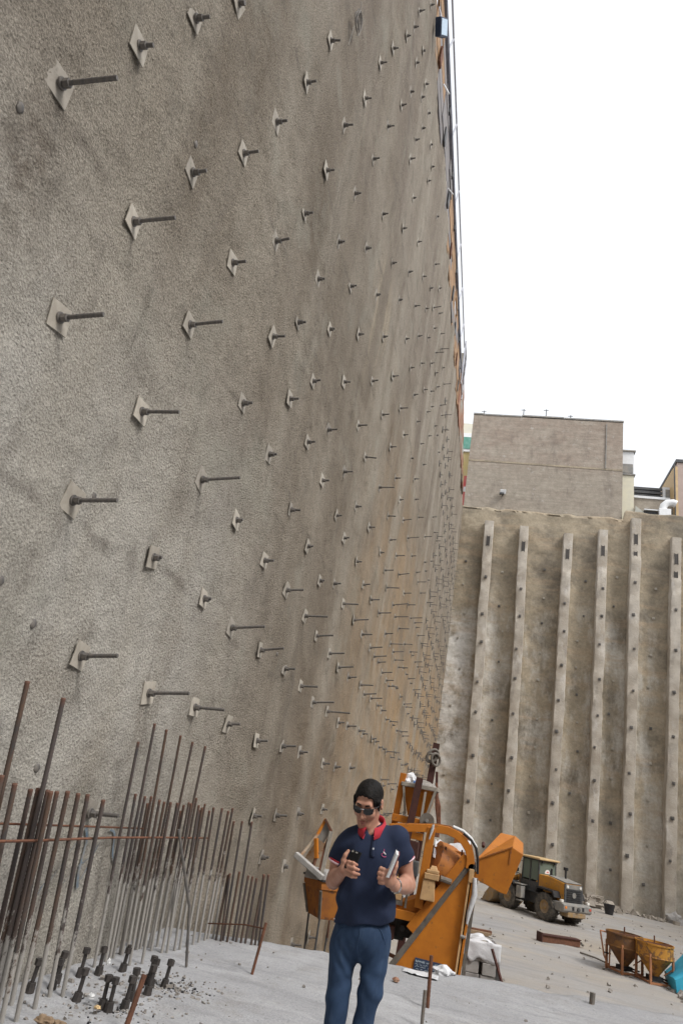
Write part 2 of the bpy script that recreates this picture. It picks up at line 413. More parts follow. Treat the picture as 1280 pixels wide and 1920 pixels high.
M['bluepl'] = worn('blue_tarp', (.05, .42, .66), (.07, .50, .72), 3, rough=.5, bump=.3, bscale=6, bdist=.03)
M['lamp_face'] = flat('pale_blue_glass', (.55, .70, .85), .15)
M['navyframe'] = worn('navy_plastic', (.03, .05, .10), (.05, .07, .12), 5, rough=.5)
M['cable'] = worn('grey_cable', (.17, .16, .15), (.24, .22, .2), 12, rough=.7)
M['soil'] = worn('street_ground', (.30, .27, .23), (.25, .22, .19), .5, obj=False)
M['redbrick'] = worn('red_brown_brick', (.27, .12, .08), (.34, .22, .15), 1.5, rough=.9, c2=(.14, .075, .06), s2=2.2)
M['stone'] = worn('broken_stone', (.36, .34, .32), (.22, .20, .18), 9, rough=.95, obj=False)

# ------------------------------------------------------------------ setting
FZ = -2.48                                   # pit floor level
def crest(y): return 21.25 + 0.093 * np.asarray(y, float)
def wallx(y, z):
    y = np.asarray(y, float); z = np.asarray(z, float)
    return (-3.0 + .045 * vnoise(y * .35, z * .35, 0, 3) + .028 * vnoise(y * 1.1, z * 1.1, 0, 5)
            + .045 * vnoise(y * .95, z * .13, 0, 14) + .012 * vnoise(y * 3.6, z * 3.6, 0, 8) + .006 * vnoise(y * 9, z * 9, 0, 9)
            + .012 * np.sin(z * 7 + y * 2.2 + 2 * vnoise(y * .5, z * .5, 0, 4)) * np.clip((5 - z) / 3, 0, 1) * np.clip((y - 6) / 4, 0, 1))

ys = list(np.arange(-7, .4, .3)) + list(np.arange(.4, 6.5, .025)); yy = ys[-1]
while yy < 55.4: yy += .0045 * yy; ys.append(min(yy, 55.4))
ys = np.array(ys)
zb = np.concatenate([np.arange(FZ - .1, 9.5, .03), np.arange(9.5, 21, .09)])
YY, ZZ = np.meshgrid(ys, zb, indexing='ij')
top = crest(YY); sc_ = (top - (FZ - .1)) / (zb[-1] - (FZ - .1))
ZZ = np.where(ZZ > 9.5, 9.5 + (ZZ - 9.5) * (top - 9.5) / (zb[-1] - 9.5), ZZ)
XX = wallx(YY, ZZ) + .006 * vnoise(YY * 30, ZZ * 30, 0, 12) * (YY < 9)
ZT = ZZ[:, -1] + .10 * vnoise(ys * .9, 0, 0, 6) + .05 * vnoise(ys * 4, 0, 0, 2)
ZZ[:, -1] = ZT
# return the crest into the retained ground so the wall has thickness
X2 = np.concatenate([XX, np.full((len(ys), 1), -3.45)], 1); Y2 = np.concatenate([YY, YY[:, -1:]], 1); Z2 = np.concatenate([ZZ, ZT[:, None] + .03], 1)
me = gridmesh('shotcrete_wall', np.stack([X2, Y2, Z2], -1))
link('shotcrete_wall', me, M['shot'], smooth='all', label='tall grey-brown rough sprayed-concrete retaining wall on the left, studded with soil nails', cat='wall')

# pit floor
gx = np.concatenate([np.arange(-3.1, 24, .3), np.arange(24, 62, 2)]); gy = np.concatenate([np.arange(-9, 8, 1), np.arange(8, 56, .3)])
GX, GY = np.meshgrid(gx, gy, indexing='ij')
GZ = FZ + .03 * vnoise(GX * .5, GY * .5, 0, 3) + .018 * vnoise(GX * 1.7, GY * 1.7, 0, 5)
link('pit_floor', gridmesh('pit_floor', np.stack([GX, GY, GZ], -1)), M['floor'], smooth='all', kind='structure')
# street level behind the walls
b = MB(); b.box((-43.4, 25, 20.6), (80, 140, .6)); b.box((40, 116, 25.7), (86, 120, .6))
b.build('street_ground', M['soil'], kind='structure')

# raised slab in the foreground
EDGE = [(-3.1, 7.93), (-2.35, 8.17), (-1.44, 8.43), (-.64, 8.67), (.57, 9.11), (2.52, 9.67), (6, 10.7), (15, 13.3)]
ex = np.array([e[0] for e in EDGE]); ey = np.array([e[1] for e in EDGE])
def slab_edge(x): return np.interp(x, ex, ey) + .025 * vnoise(np.asarray(x) * 3, 0, 0, 5) + .012 * vnoise(np.asarray(x) * 11, 0, 0, 6)
def slabz(x, y): return .02 * vnoise(np.asarray(x) * .8, np.asarray(y) * .8, 0, 2) + .010 * vnoise(np.asarray(x) * 3, np.asarray(y) * 3, 0, 4) - .012
sx = np.concatenate([np.arange(-3.1, 4, .06), np.arange(4, 15.01, .3)]); sv = np.concatenate([np.linspace(0, .6, 40), np.linspace(.605, 1, 90)])
SX, SV = np.meshgrid(sx, sv, indexing='ij'); SY = -8 + SV * (slab_edge(SX) + 8); SZ = slabz(SX, SY) + .008 * vnoise(SX * 9, SY * 9, 0, 7)
P = np.stack([SX, SY, SZ], -1)
lip = P[:, -1:].copy(); lip[..., 1] += .03; lip[..., 2] -= .035
foot = lip.copy(); foot[..., 1] += .02; foot[..., 2] = FZ - .05
link('raised_slab', gridmesh('raised_slab', np.concatenate([P, lip, foot], 1)), M['slab'], smooth='all', kind='structure')

# ------------------------------------------------------------------ back wall with piles
def backy(x, z, piles):
    x = np.asarray(x, float); z = np.asarray(z, float)
    y = 55 + .14 * vnoise(x * .5, z * .3, 0, 21) + .05 * vnoise(x * 1.5, z * 1.5, 0, 22) + .02 * vnoise(x * 4, z * 4, 0, 23)
    for i, (xb, xt, zt, wd) in enumerate(piles[:-1]):
        xa = xb + (xt - xb) * (z - FZ) / (zt - FZ) + .5; nb = piles[i + 1]
        xc = nb[0] + (nb[1] - nb[0]) * (z - FZ) / (nb[2] - FZ) - .5
        u = np.clip((x - xa) / (xc - xa), 0, 1)
        y = y + np.where((x > xa) & (x < xc), .22 * np.sin(np.pi * u), 0) * np.clip((23 - z) / 2, 0, 1)
    return y
#           x foot, x top, z top, width
PILES = [(-.02, -.62, 25.2, .78), (2.78, 2.32, 25.0, .74), (5.72, 5.95, 24.7, .74), (8.42, 8.72, 25.3, .74), (10.72, 11.28, 26.6, .76), (13.42, 14.35, 25.2, .74), (16.6, 17.4, 25.0, .74)]
bx = np.arange(-3.2, 30.1, .14); bz = np.arange(FZ - .1, 26.9, .14)
BX, BZ = np.meshgrid(bx, bz, indexing='ij')
BY = backy(BX, BZ, PILES)
BZ[:, -1] = np.where(bx > 10.4, 27.5 - .02 * (bx - 10), 26.7) + .08 * vnoise(bx * 1.2, 0, 0, 4)
sel = bx > 7.4
# slumped crest right of the brick house
BZ[:, -2] = BZ[:, -1] - .15
P = np.stack([BX, BY, BZ], -1)
P = np.concatenate([P, P[:, -1:] + np.array([0, .6, .02])], 1)
bw = link('far_wall', gridmesh('far_wall', P[:, :, :][::-1]), M['back'], smooth='all', label='far end wall of the pit, stained concrete with tall vertical piles below the brick house', cat='wall')
hole = M['slot_shade']
pme = None
platem = MB().box((0, -.03, 0), (.24, .06, .24)).box((0, -.08, 0), (.08, .1, .08))
platem_me = None
def backplate(x, y, z, mat, s=1):
    global platem_me
    if platem_me is None:
        o = platem.build('bearing_plate', mat, bw); platem_me = o.data
    else:
        o = D.objects.new('bearing_plate', platem_me); COL.objects.link(o); o.parent = bw
    o.location = (x, y, z); o.scale = (s, 1, s); o.rotation_euler = (0, rng.uniform(-.2, .2), 0)
    if mat is not M['nailsteel']:
        o.material_slots[0].link = 'OBJECT'; o.material_slots[0].material = mat
    return o
for i, (xb, xt, zt, wd) in enumerate(PILES):
    n = 90; zs = np.linspace(FZ - .05, zt, n); xc = xb + (xt - xb) * (zs - FZ) / (zt - FZ)
    wv = wd * (1 + .06 * vnoise(zs * .7, i * 7.3, 0, 31) + .03 * vnoise(zs * 3, i * 3.1, 0, 32)); wv = np.where(zs > zt - 3.6, wd * 1.0, wv)
    off = .04 * vnoise(zs * .4, i * 5.7, 0, 33); off = np.where(zs > zt - 3.6, 0, off)
    dep = .78 + .05 * vnoise(zs * 1.1, i, 0, 34); dep = np.where(zs > zt - 3.6, .66, dep)
    ch = .045
    prof = []
    for (a, d) in ((-.5, -.3), (-.5, 1), (-.5, 1), (0, 1), (.5, 1), (.5, 1), (.5, -.3)):
        prof.append((a, d))
    pts = np.zeros((n, 7, 3))
    for k, (a, d) in enumerate(prof):
        px = xc + off + a * wv; py = 55 - dep * d
        if k == 2: px = px + ch; py = py
        if k == 1: py = py + ch
        if k == 4: px = px - ch
        if k == 5: py = py + ch
        pts[:, k, 0] = px + .025 * vnoise(zs * 4, k * 3.3, i, 35); pts[:, k, 1] = py + .03 * vnoise(zs * 4, k * 2.1, i, 36); pts[:, k, 2] = zs
    pts[:, 0, 1] = 55.4; pts[:, 6, 1] = 55.4
    top_ = pts[-1:].copy(); top_[:, :, 1] = 55.4
    pm = link('pile', gridmesh('pile', np.concatenate([pts, top_], 0)), M['pile'], bw, smooth=True)
    fy = 55 - .62
    # slots in the steel head of the pile, dark boxes coloured as their shade
    ns = [1, 1, 1, 1, 2, 2, 1][i]
    for q in range(ns):
        zc = zt - 1.9 - q * 1.55; cx = xb + (xt - xb) * (zc - FZ) / (zt - FZ)
        s = MB(); s.box((cx, 55 - .66, zc), (.2, .05, .85)); s.box((cx - .12, 55 - .67, zc), (.04, .07, .95)); s.box((cx + .12, 55 - .67, zc), (.04, .07, .95))
        s.build('pile_slot', hole, pm)
    zc = zt - 5.2 - .5 * (i % 3)
    while zc > 0:
        cx = xb + (xt - xb) * (zc - FZ) / (zt - FZ)
        backplate(cx + rng.uniform(-.1, .1), 55 - .80, zc, M['nailsteel'], rng.uniform(.65, 1.0)); zc -= rng.choice([2.3, 2.7, 3.2])
# plates on the panels between piles
ends = [(-3.0, -3.0, 25, 0)] + PILES
for i in range(len(ends) - 1):
    a, c = ends[i], ends[i + 1]
    for col_ in ((.5,) if i else (.35,)):
        zc = 21.5 - .6 * (i % 2)
        while zc > -1:
            f = (zc - FZ) / 27
            xx = (a[0] + (a[1] - a[0]) * f) * (1 - col_) + (c[0] + (c[1] - c[0]) * f) * col_ + rng.uniform(-.25, .25)
            backplate(xx, float(backy(xx, zc, PILES)) - .03, zc, M['nailsteel'] if rng.random() < .35 else M['plate'], rng.uniform(.55, .85)); zc -= rng.choice([2.1, 2.5, 3.0])

MB().box((5.85, 54.36, 11.3), (.42, .03, .36)).build('red_mark', worn('red_spray', (.45, .09, .06), (.40, .30, .25), 3, lo=.45, hi=.6, obj=False), bw)
# the pit's other two sides, unseen, added to cut sky light from the side
b = MB(); b.box((31.5, 20, 10), (1, 80, 25)); b.box((14, -17, 10), (36, 1, 25)); b.build('unseen_pit_sides', M['back'], kind='structure')
# ------------------------------------------------------------------ soil nails
ORD = ['first', 'second', 'third', 'fourth', 'fifth', 'sixth', 'seventh', 'eighth', 'ninth', 'tenth', 'eleventh', 'twelfth', 'thirteenth', 'fourteenth', 'fifteenth', 'sixteenth', 'seventeenth', 'eighteenth', 'nineteenth', 'twentieth']
ROWS = [-1.2, .4, 1.1, 2.12, 3.15, 4.15, 5.25, 6.4, 7.5, 8.65, 10.1, 11.5, 13.4, 15.0, 16.8, 18.3, 19.6]
pl = MB()
N_ = 7; hw = .102
g = [((-hw + 2 * hw * a / (N_ - 1)), (-hw + 2 * hw * c / (N_ - 1))) for a in range(N_) for c in range(N_)]
vs = [(  .020 - .08 * max(0, (abs(a) + abs(c) - .07)) ** 2, a, c) for a, c in g]
fs = [(i * N_ + j, (i + 1) * N_ + j, (i + 1) * N_ + j + 1, i * N_ + j + 1) for i in range(N_ - 1) for j in range(N_ - 1)]
pl.add(vs, fs)
border = [i * N_ for i in range(N_)] + [(N_ - 1) * N_ + j for j in range(1, N_)] + [i * N_ + N_ - 1 for i in range(N_ - 2, -1, -1)] + [j for j in range(N_ - 2, 0, -1)]
base = len(pl.v)
pl.v += [(vs[i][0] - .008, vs[i][1] * 1.01, vs[i][2] * 1.01) for i in border]
nb = len(border)
pl.f += [(border[i], base + i, base + (i + 1) % nb, border[(i + 1) % nb]) for i in range(nb)]
nutm = MB().cone((.016, 0, 0), (.030, 0, 0), .042, .040, 16).cyl((.036, 0, 0), (.078, 0, 0), .030, 6)
rodm = MB(); rp = []
for i in range(25): rp.append((i / 24, 0, 0))
rodm.tube(rp, [.0155 + .0022 * (i % 2) for i in range(25)], 9)
lumpm = MB().ell((0, 0, 0), (.05, .09, .10), 14, 9)
lumpm.v = [(v[0] * (1 + .3 * float(vnoise(v[1] * 30, v[2] * 30, 0, 3))), v[1] * (1 + .25 * float(vnoise(v[0] * 30, v[2] * 25, 0, 4))), v[2]) for v in lumpm.v]
proto = {}
def part(key, mb, mat, parent, smooth=True):
    if key not in proto:
        o = mb.build(key, mat, parent, smooth=smooth); proto[key] = o.data
    else:
        o = D.objects.new(key, proto[key]); COL.objects.link(o); o.parent = parent
    return o
GRIME = [M['plate'], worn('spattered_plate', (.35, .32, .28), (.29, .265, .23), 11, rough=.9, c2=(.23, .21, .18), s2=22)]
def nail(y, z, L, label, group, buried=False):
    n = thing('soil_nail', label, 'soil nail', (float(wallx(y, z)) + .003, y, z), group=group)
    p_ = part('bearing_plate', pl, M['plate'], n)
    p_.rotation_euler = (rng.normal(0, .10), rng.normal(0, .05), rng.normal(0, .05)); s = rng.uniform(.92, 1.08); p_.scale = (1, s, s)
    if buried or rng.random() < .36:
        p_.location.x = -.014; p_.material_slots[0].link = 'OBJECT'; p_.material_slots[0].material = GRIME[1]
    part('nut', nutm, M['nailsteel'], n).rotation_euler = (rng.uniform(0, 1), 0, 0)
    if L > .02:
        r_ = part('rod', rodm, M['nailsteel'], n); r_.scale = (max(L * .9, .05) + .02, 1, 1); r_.location.x = .03
        r_.rotation_euler = (0, rng.normal(-.13, .045), rng.normal(0, .05))
    return n
NAILS = [(2.41,5.45,0.39),(2.85,6.54,0.09),(3.16,4.19,0.31),(3.3,7.65,0.1),(3.52,5.45,0.35),(3.75,8.67,0.0),(3.95,3.2,0.35),(3.96,6.53,0.11),(4.45,4.27,0.34),(4.64,7.64,0.15),(4.67,2.22,0.31),(4.71,5.41,0.33),(5.08,8.73,0.1),(5.09,6.55,0.13),(5.27,3.25,0.06),(5.5,1.11,0.24),(5.52,10.09,0.11),(5.72,4.27,0.4),(5.81,11.43,0.12),(5.87,7.66,0.15),(5.87,2.14,0.41),(6.17,5.49,0.08),(6.46,6.67,0.14),(6.49,8.8,0.09),(6.51,3.24,0.06),(6.79,10.0,0.1),(6.88,4.32,0.05),(7.09,2.18,0.34),(7.12,11.43,0.12),(7.3,7.59,0.08),(7.35,5.47,0.07),(7.55,3.19,0.42),(7.65,8.71,0.07),(7.65,6.53,0.11),(7.77,13.01,0.1),(8.1,4.26,0.11),(8.13,9.96,0.07),(8.22,14.69,0.11),(8.24,2.14,0.14),(8.37,11.35,0.08),(8.45,7.39,0.1),(8.72,5.29,0.12),(8.72,15.93,0.09),(8.73,8.63,0.06),(8.76,3.19,0.34),(8.81,6.5,0.1),(9.07,13.1,0.1),(9.29,10.07,0.08),(9.31,4.23,0.25),(9.37,2.06,0.14),(9.4,17.46,0.07),(9.52,14.64,0.11),(9.61,11.31,0.07),(9.89,7.37,0.14),(9.9,5.17,0.07),(9.91,18.64,0.08),(10.09,3.2,0.14),(10.12,1.09,0.1),(10.12,19.63,0.11),(10.13,8.55,0.1),(10.13,6.49,0.1),(10.14,16.18,0.1),(10.44,9.9,0.09),(10.5,13.19,0.09),(10.7,4.21,0.39),(10.76,17.55,0.05),(10.82,18.74,0.04),(10.91,2.12,0.21),(11.0,21.43,0.07),(11.01,0.51,0.08),(11.14,11.52,0.06),(11.16,19.75,0.0),(11.25,5.02,0.06),(11.3,7.28,0.15),(11.45,6.41,0.08),(11.45,3.16,0.3),(11.55,1.09,0.16),(11.68,8.56,0.18),(11.82,4.14,0.32),(11.86,16.59,0.11),(11.98,19.11,0.04),(12.06,19.76,0.07),(12.07,13.32,0.09),(12.16,17.68,0.09),(12.17,2.13,0.12),(12.25,10.06,0.12),(12.38,5.34,0.11),(12.44,14.83,0.08),(12.48,0.3,0.0),(12.48,3.04,0.41),(12.53,11.51,0.08),(12.62,6.41,0.09),(12.83,1.13,0.08),(12.83,19.03,0.06),(13.06,7.34,0.1),(13.08,8.58,0.25),(13.09,20.01,0.0),(13.11,4.1,0.31),(13.14,16.68,0.06),(13.54,13.5,0.06),(13.62,5.29,0.33),(13.72,3.05,0.49),(13.86,10.2,0.16),(14.05,14.93,0.09),(14.1,4.02,0.33),(14.18,6.46,0.1),(14.2,11.58,0.14),(14.22,20.16,0.0),(14.23,2.08,0.13),(14.44,-1.16,0.18),(14.65,7.52,0.13),(14.65,16.64,0.09),(14.82,5.26,0.35),(14.84,19.35,0.07),(14.92,8.73,0.38),(14.93,2.98,0.12),(15.05,20.23,0.07),(15.09,1.22,0.09),(15.19,6.24,0.16),(15.26,13.61,0.08),(15.4,4.05,0.18),(15.6,2.1,0.1),(15.64,10.31,0.15),(15.72,15.19,0.14),(15.79,-1.22,0.17),(16.03,11.79,0.21),(16.04,5.23,0.24),(16.13,3.05,0.2),(16.43,6.24,0.22),(16.51,17.07,0.09),(16.62,7.62,0.09),(16.72,4.12,0.32),(16.77,13.72,0.1),(16.94,2.18,0.1),(17.11,8.91,0.21),(17.29,15.33,0.1),(17.41,20.65,0.0),(17.43,10.27,0.13),(17.47,3.1,0.16),(17.49,5.23,0.34),(17.53,11.8,0.13),(17.64,4.03,0.34),(17.93,7.57,0.25),(17.99,17.05,0.09),(18.16,6.37,0.36),(18.21,18.14,0.07),(18.31,8.66,0.16),(18.35,13.8,0.12),(18.46,3.13,0.11),(18.51,5.21,0.36),(18.77,15.36,0.11),(18.84,10.23,0.1),(18.89,4.12,0.33),(19.09,7.42,0.39),(19.44,16.97,0.08),(19.54,5.26,0.22),(19.73,12.2,0.05),(19.9,3.15,0.11),(19.92,13.75,0.11),(19.93,8.76,0.27),(20.03,10.05,0.28),(20.05,6.25,0.23),(20.28,4.13,0.13),(20.42,15.42,0.12),(20.48,5.14,0.33),(20.72,7.36,0.52),(20.72,3.15,0.11),(21.02,8.5,0.36),(21.2,17.16,0.12),(21.21,12.17,0.15),(21.29,6.23,0.41),(21.48,7.18,0.46),(21.54,5.1,0.24),(21.81,13.95,0.12),(21.93,10.18,0.42),(22.07,6.14,0.36),(22.24,5.04,0.32),(22.45,15.76,0.13),(22.56,12.0,0.12),(22.9,8.44,0.27),(22.97,7.17,0.37),(23.04,6.07,0.33),(23.44,13.94,0.11),(23.66,10.15,0.16),(24.0,15.59,0.11),(24.45,12.09,0.21),(24.52,6.11,0.35),(24.62,8.52,0.28),(24.99,7.09,0.32),(25.75,10.22,0.17),(26.09,8.4,0.51),(26.8,10.16,0.36),(26.88,12.25,0.32),(27.35,7.32,0.31),(28.65,10.25,0.24),(29.11,14.17,0.2),(30.58,13.99,0.21),(30.86,12.58,0.16),(31.4,10.65,0.31),(32.56,14.33,0.22)]
groups = {}
for y, z, L in NAILS:
    r = min(range(len(ROWS)), key=lambda i: abs(ROWS[i] - z)); groups.setdefault(r, []).append((y, z, L))
lattice = []
for r, zr in enumerate(ROWS):
    have = sorted(groups.get(r, [])); ylist = [h[0] for h in have]
    y = (max([q for q in ylist if q > 18] or [20]) + 1.25) if r < 13 else (max(ylist or [12]) + 1.2)
    y += (r % 2) * .5 * 0
    while y < 54.3:
        lattice.append((y + rng.normal(0, .12), zr + rng.normal(0, .08), float(rng.choice([.08, .1, .15, .28, .33]))))
        y += 1.25
rows_ = [-2.0]
allrows = [k for k in sorted(groups)]
count = 0
def desc(L): return 'long bare rod' if L > .25 else ('short rod' if L > .02 else 'no visible rod')
for ri, r in enumerate(allrows):
    for i, (y, z, L) in enumerate(sorted(groups[r])):
        if y < 13.2 or (i < 9 and r < 10):
            lab = '%s soil nail from the left in the %s nail row up, %s' % (ORD[i], ORD[ri], desc(L))
            nail(y, z, L, lab, 'soil nails in the left wall')
        else:
            hgt = 'low' if z < 7 else ('halfway up' if z < 13 else 'high')
            nail(y, z, L, 'small distant soil nail with %s, %s on the left wall' % (desc(L), hgt), 'distant soil nails %s on the left wall with %s' % (hgt, desc(L)))
        count += 1
lattice.sort(key=lambda q: math.hypot(q[0], q[1]))
far = MB()
for (y, z, L) in lattice:
    if z > crest(y) - .8: continue
    if count < 298:
        hgt = 'low' if z < 7 else ('halfway up' if z < 13 else 'high')
        nail(y, z, L, 'small distant soil nail with %s, %s on the left wall' % (desc(L), hgt), 'distant soil nails %s on the left wall with %s' % (hgt, desc(L))); count += 1
    else:
        x = float(wallx(y, z)); far.box((x + .02, y, z), (.03, .23, .23)); far.cyl((x + .03, y, z), (x + .04 + L, y, z + L * rng.normal(.02, .03)), .017, 6)
far.build('distant_soil_nails', M['nailsteel'], label='dense field of tiny soil nails near the far corner of the left wall', cat='soil nails', kind='stuff')

# drain holes and spatters in the wall
for (y, z) in ((2.1, 2.75), (2.25, 5.0), (3.55, 2.45), (4.2, 3.35), (4.05, 2.3), (1.9, 4.95), (9.5, 3.3), (4.6, 1.4), (3.9, 6.82)):
    x = float(wallx(y, z)); h = MB()
    h.ell((0, 0, 0), (.014, .032, .036), 12, 8); h.v = [(a_ * 1.0, b_ * (1 + .3 * float(vnoise(b_ * 60, c_ * 60, y, 3))), c_ * (1 + .3 * float(vnoise(b_ * 50, c_ * 50, z, 4)))) for a_, b_, c_ in h.v]
    o = h.build('drain_stub', M['nailsteel'], None, smooth=True); o.location = (x + .002, y, z)
    tag(o, 'small dark weep hole stub in the rough sprayed wall', 'drain pipe', 'weep holes in the left wall')
# cable coil hanging high on the wall
c = thing('cable_coil', 'loose coil of grey cable hanging on the upper left wall', 'cable coil', (-2.93, 6.49, 13.02))
for i in range(7):
    pts = []
    rx, rz, cx, cz = .10 + .02 * rng.normal(), .20 + .04 * rng.normal(), .02 * rng.normal(), .03 * rng.normal()
    for k in range(28):
        t = 2 * math.pi * k / 28; pts.append((  .02 + .006 * i + .01 * math.sin(3 * t), cx + rx * math.cos(t), cz + rz * math.sin(t) + .01 * math.sin(2 * t + i)))
    MB().tube(pts, .008, 6, closed=True).build('loop', M['cable'], c, smooth=True)
MB().tube([(.03, 0, .2), (.02, -.02, .34), (.01, -.02, .48)], .006, 6).build('hanger', M['cable'], c, smooth=True)
MB().tube([(.03, -.07, -.1), (.02, -.09, -.3), (.02, -.10, -.55), (.02, -.12, -.8)], .006, 6).build('loose_end', M['cable'], c, smooth=True)

# ------------------------------------------------------------------ hoarding along the crest
fe = thing('perimeter_hoarding', 'orange-brown board hoarding with steel brackets and pale pipe rail along the left wall crest', 'fence', (0, 0, 0))
y = 4.0; k = 0; bme = None
while y < 34.6:
    z0 = float(crest(y)) - .25; z1 = 23.1 + .095 * y; wd = 1.6
    nb_ = 4; hh = (z1 - z0) / nb_
    grey = (13.9 < y < 18.8)
    for q in range(nb_):
        bb = MB(); bb.box((0, 0, 0), (.06, wd - .03, hh - .03))
        bb.build('board', M['boardgrey'] if (grey or rng.random() < .12) else M['board'], fe, loc=(-3.02 + .02 * rng.normal(), y + wd / 2, z0 + hh * (q + .5)), rot=(.095, .03 * rng.normal(), 0))
    y += wd; k += 1
y = 4.6; k = 0
while y < 34.6:
    z0 = float(crest(y)) - .3; z1 = 23.1 + .095 * y
    bk = MB(); big = k % 3 == 0
    bk.box((-2.965, y, z0 + .65), (.05, .26, .7)); bk.box((-2.935, y, z0 + .65), (.012, .34, .62)); MB().box((-2.95, y, z1 - .2), (.06, .14, .3)).build('bracket_cap', M['dgrey'], fe)
    bk.build('bracket', M['dgrey'] if k % 3 else M['rust'], fe, bevel=.005); y += 2.9; k += 1
wl = MB()
for dz, h_, d_ in ((0, .06, .12), (.12, .18, .05), (.24, .06, .12)):
    wl.bar((-2.98, 3, 23.1 + .095 * 3 + dz), (-2.98, 34.6, 23.1 + .095 * 34.6 + dz), d_, h_)
wl.build('waler_beam', M['fencesteel'], fe)
yp = 4.4
while yp < 34.7:
    zb_ = 23.5 + .095 * yp; zt_ = 24.55 + .115 * yp
    MB().tube([(-3.0, yp - .55, zb_), (-2.97, yp - .05, zt_)], .035, 8).build('post', M['rail'], fe, smooth=True); yp += 3.5
MB().tube([(-2.97, 3, 24.55 + .115 * 3), (-2.97, 35, 24.55 + .115 * 35)], .035, 8).build('top_rail', M['rail'], fe, smooth=True)
MB().tube([(-3.0, 3, 23.55 + .095 * 3), (-3.0, 35, 23.55 + .095 * 35)], .035, 8).build('bottom_rail', M['rail'], fe, smooth=True)
gt = MB()
for yq in (34.6, 36.4): gt.tube([(-2.88, yq, 25.6), (-2.88, yq, 28.75)], .05, 8)
for zq in (26.8, 27.5, 28.2, 28.7): gt.tube([(-2.88, 34.6, zq), (-2.88, 36.4, zq - .05)], .035, 6)
gt.build('ladder_frame', M['rail'], fe, smooth=True)
for yq, zq, L in ((14.4, 23.2, .7), (18.6, 23.4, .5)):
    MB().tube([(-2.95, yq, zq), (-2.7, yq - .15, zq - L)], .025, 6).build('loose_strap', M['white'], fe, smooth=True)
# lantern box hanging on the hoarding
ln = thing('floodlight', 'blue-framed square floodlight hanging on the hoarding at the top of the left wall', 'floodlight', (-2.78, 11.85, 21.85))
rot = Matrix.Rotation(R(-38), 3, 'X') @ Matrix.Rotation(R(18), 3, 'Y')
MB().box((0, 0, 0), (.18, .46, .46), rot).build('housing', M['navyframe'], ln, bevel=.02)
MB().box(rot @ Vector((.09, 0, 0)), (.03, .38, .38), rot).build('glass', M['lamp_face'], ln)
MB().tube([(-.03, 0, .25), (-.08, 0, .6), (-.15, .05, .9)], .025, 8).build('hanging_arm', M['rail'], ln, smooth=True)

# red-brown parapet at the far end of the crest
pb = thing('brick_parapet', 'patched red-brown brick parapet at the far end of the left wall crest', 'wall', (0, 0, 0))
y = 35.0
while y < 49:
    z0 = float(crest(y)) - .2; z1 = 28.1 - .17 * (y - 35) + .15 * rng.normal(); c_ = 1.4
    nrow = 4
    for q in range(nrow):
        MB().box((-3.08, y + c_ / 2, z0 + (q + .5) * (z1 - z0) / nrow), (.3 + .06 * rng.random(), c_ - .02, (z1 - z0) / nrow - .02)).build('brick_course', M['redbrick'] if rng.random() < .75 else M['cement'], pb)
    y += c_
MB().bar((-2.9, 35.0, 25.9), (-2.9, 36.8, 26.05), .12, .12).build('white_beam', M['white'], pb)

# ------------------------------------------------------------------ buildings above the far wall
H = thing('brick_house', 'tall blank grey-brown brick house standing above the far pit wall', 'building', (0, -.25, 0))
hb = MB(); hb.box((3.65, 60.4, 31.3), (13.35, 9.6, 10.3)); hb.build('facade', M['brick'], H)
for xa, xb_, zz in ((-3.05, -2.0, 36.5), (-2.0, 1.4, 36.45), (1.4, 5.2, 36.55), (5.2, 10.38, 36.5)):
    MB().box(((xa + xb_) / 2, 60.4, zz + .08), (xb_ - xa - .02, 9.7, .14)).build('coping', M['mgrey'], H)
for cx in ():
    a = MB(); pts = [(cx + .85 * math.cos(t), 55.58, 33.9 + .85 * math.sin(t)) for t in np.linspace(0, math.pi, 15)]
    a.tube(pts, .04, 6); a.build('blind_arch', M['brick'], H, smooth=True)
for zc, x0, x1, d_ in ((31.55, -3.0, 10.3, .03),):
    MB().box(((x0 + x1) / 2, 55.6 - d_ / 2, zc), (x1 - x0, d_, .16)).build('ledge', M['back'] if zc < 32 else M['brick'], H)
for xq in (8.9,):
    MB().box((xq, 55.56, 33.9), (.07, .10, 4.6)).build('downpipe', M['mgrey'] if xq > 0 else M['brick'], H)
for xq, h_ in ((-2.1, .5), (1.55, .9), (3.6, 1.0), (5.8, .5)):
    q = MB(); q.cyl((xq, 56, 36.6), (xq, 56, 36.7 + h_), .045, 6); q.bar((xq - .25, 56, 36.6 + h_), (xq + .2, 56, 36.6 + h_), .04); q.build('aerial', M['dgrey'], H)
fl = thing('security_lamp', 'small pale boxy lamp fixed low on the brick house facade', 'lamp', (.3, 55.2, 28.4))
MB().box((0, -.15, 0), (.5, .3, .4), Matrix.Rotation(R(20), 3, 'X')).build('housing', M['white'], fl, bevel=.03)
MB().box((-.1, -.25, -.22), (.4, .25, .14)).build('visor', M['dgrey'], fl); MB().cyl((0, 0, -.1), (0, .2, -.3), .05, 8).build('bracket', M['dgrey'], fl)

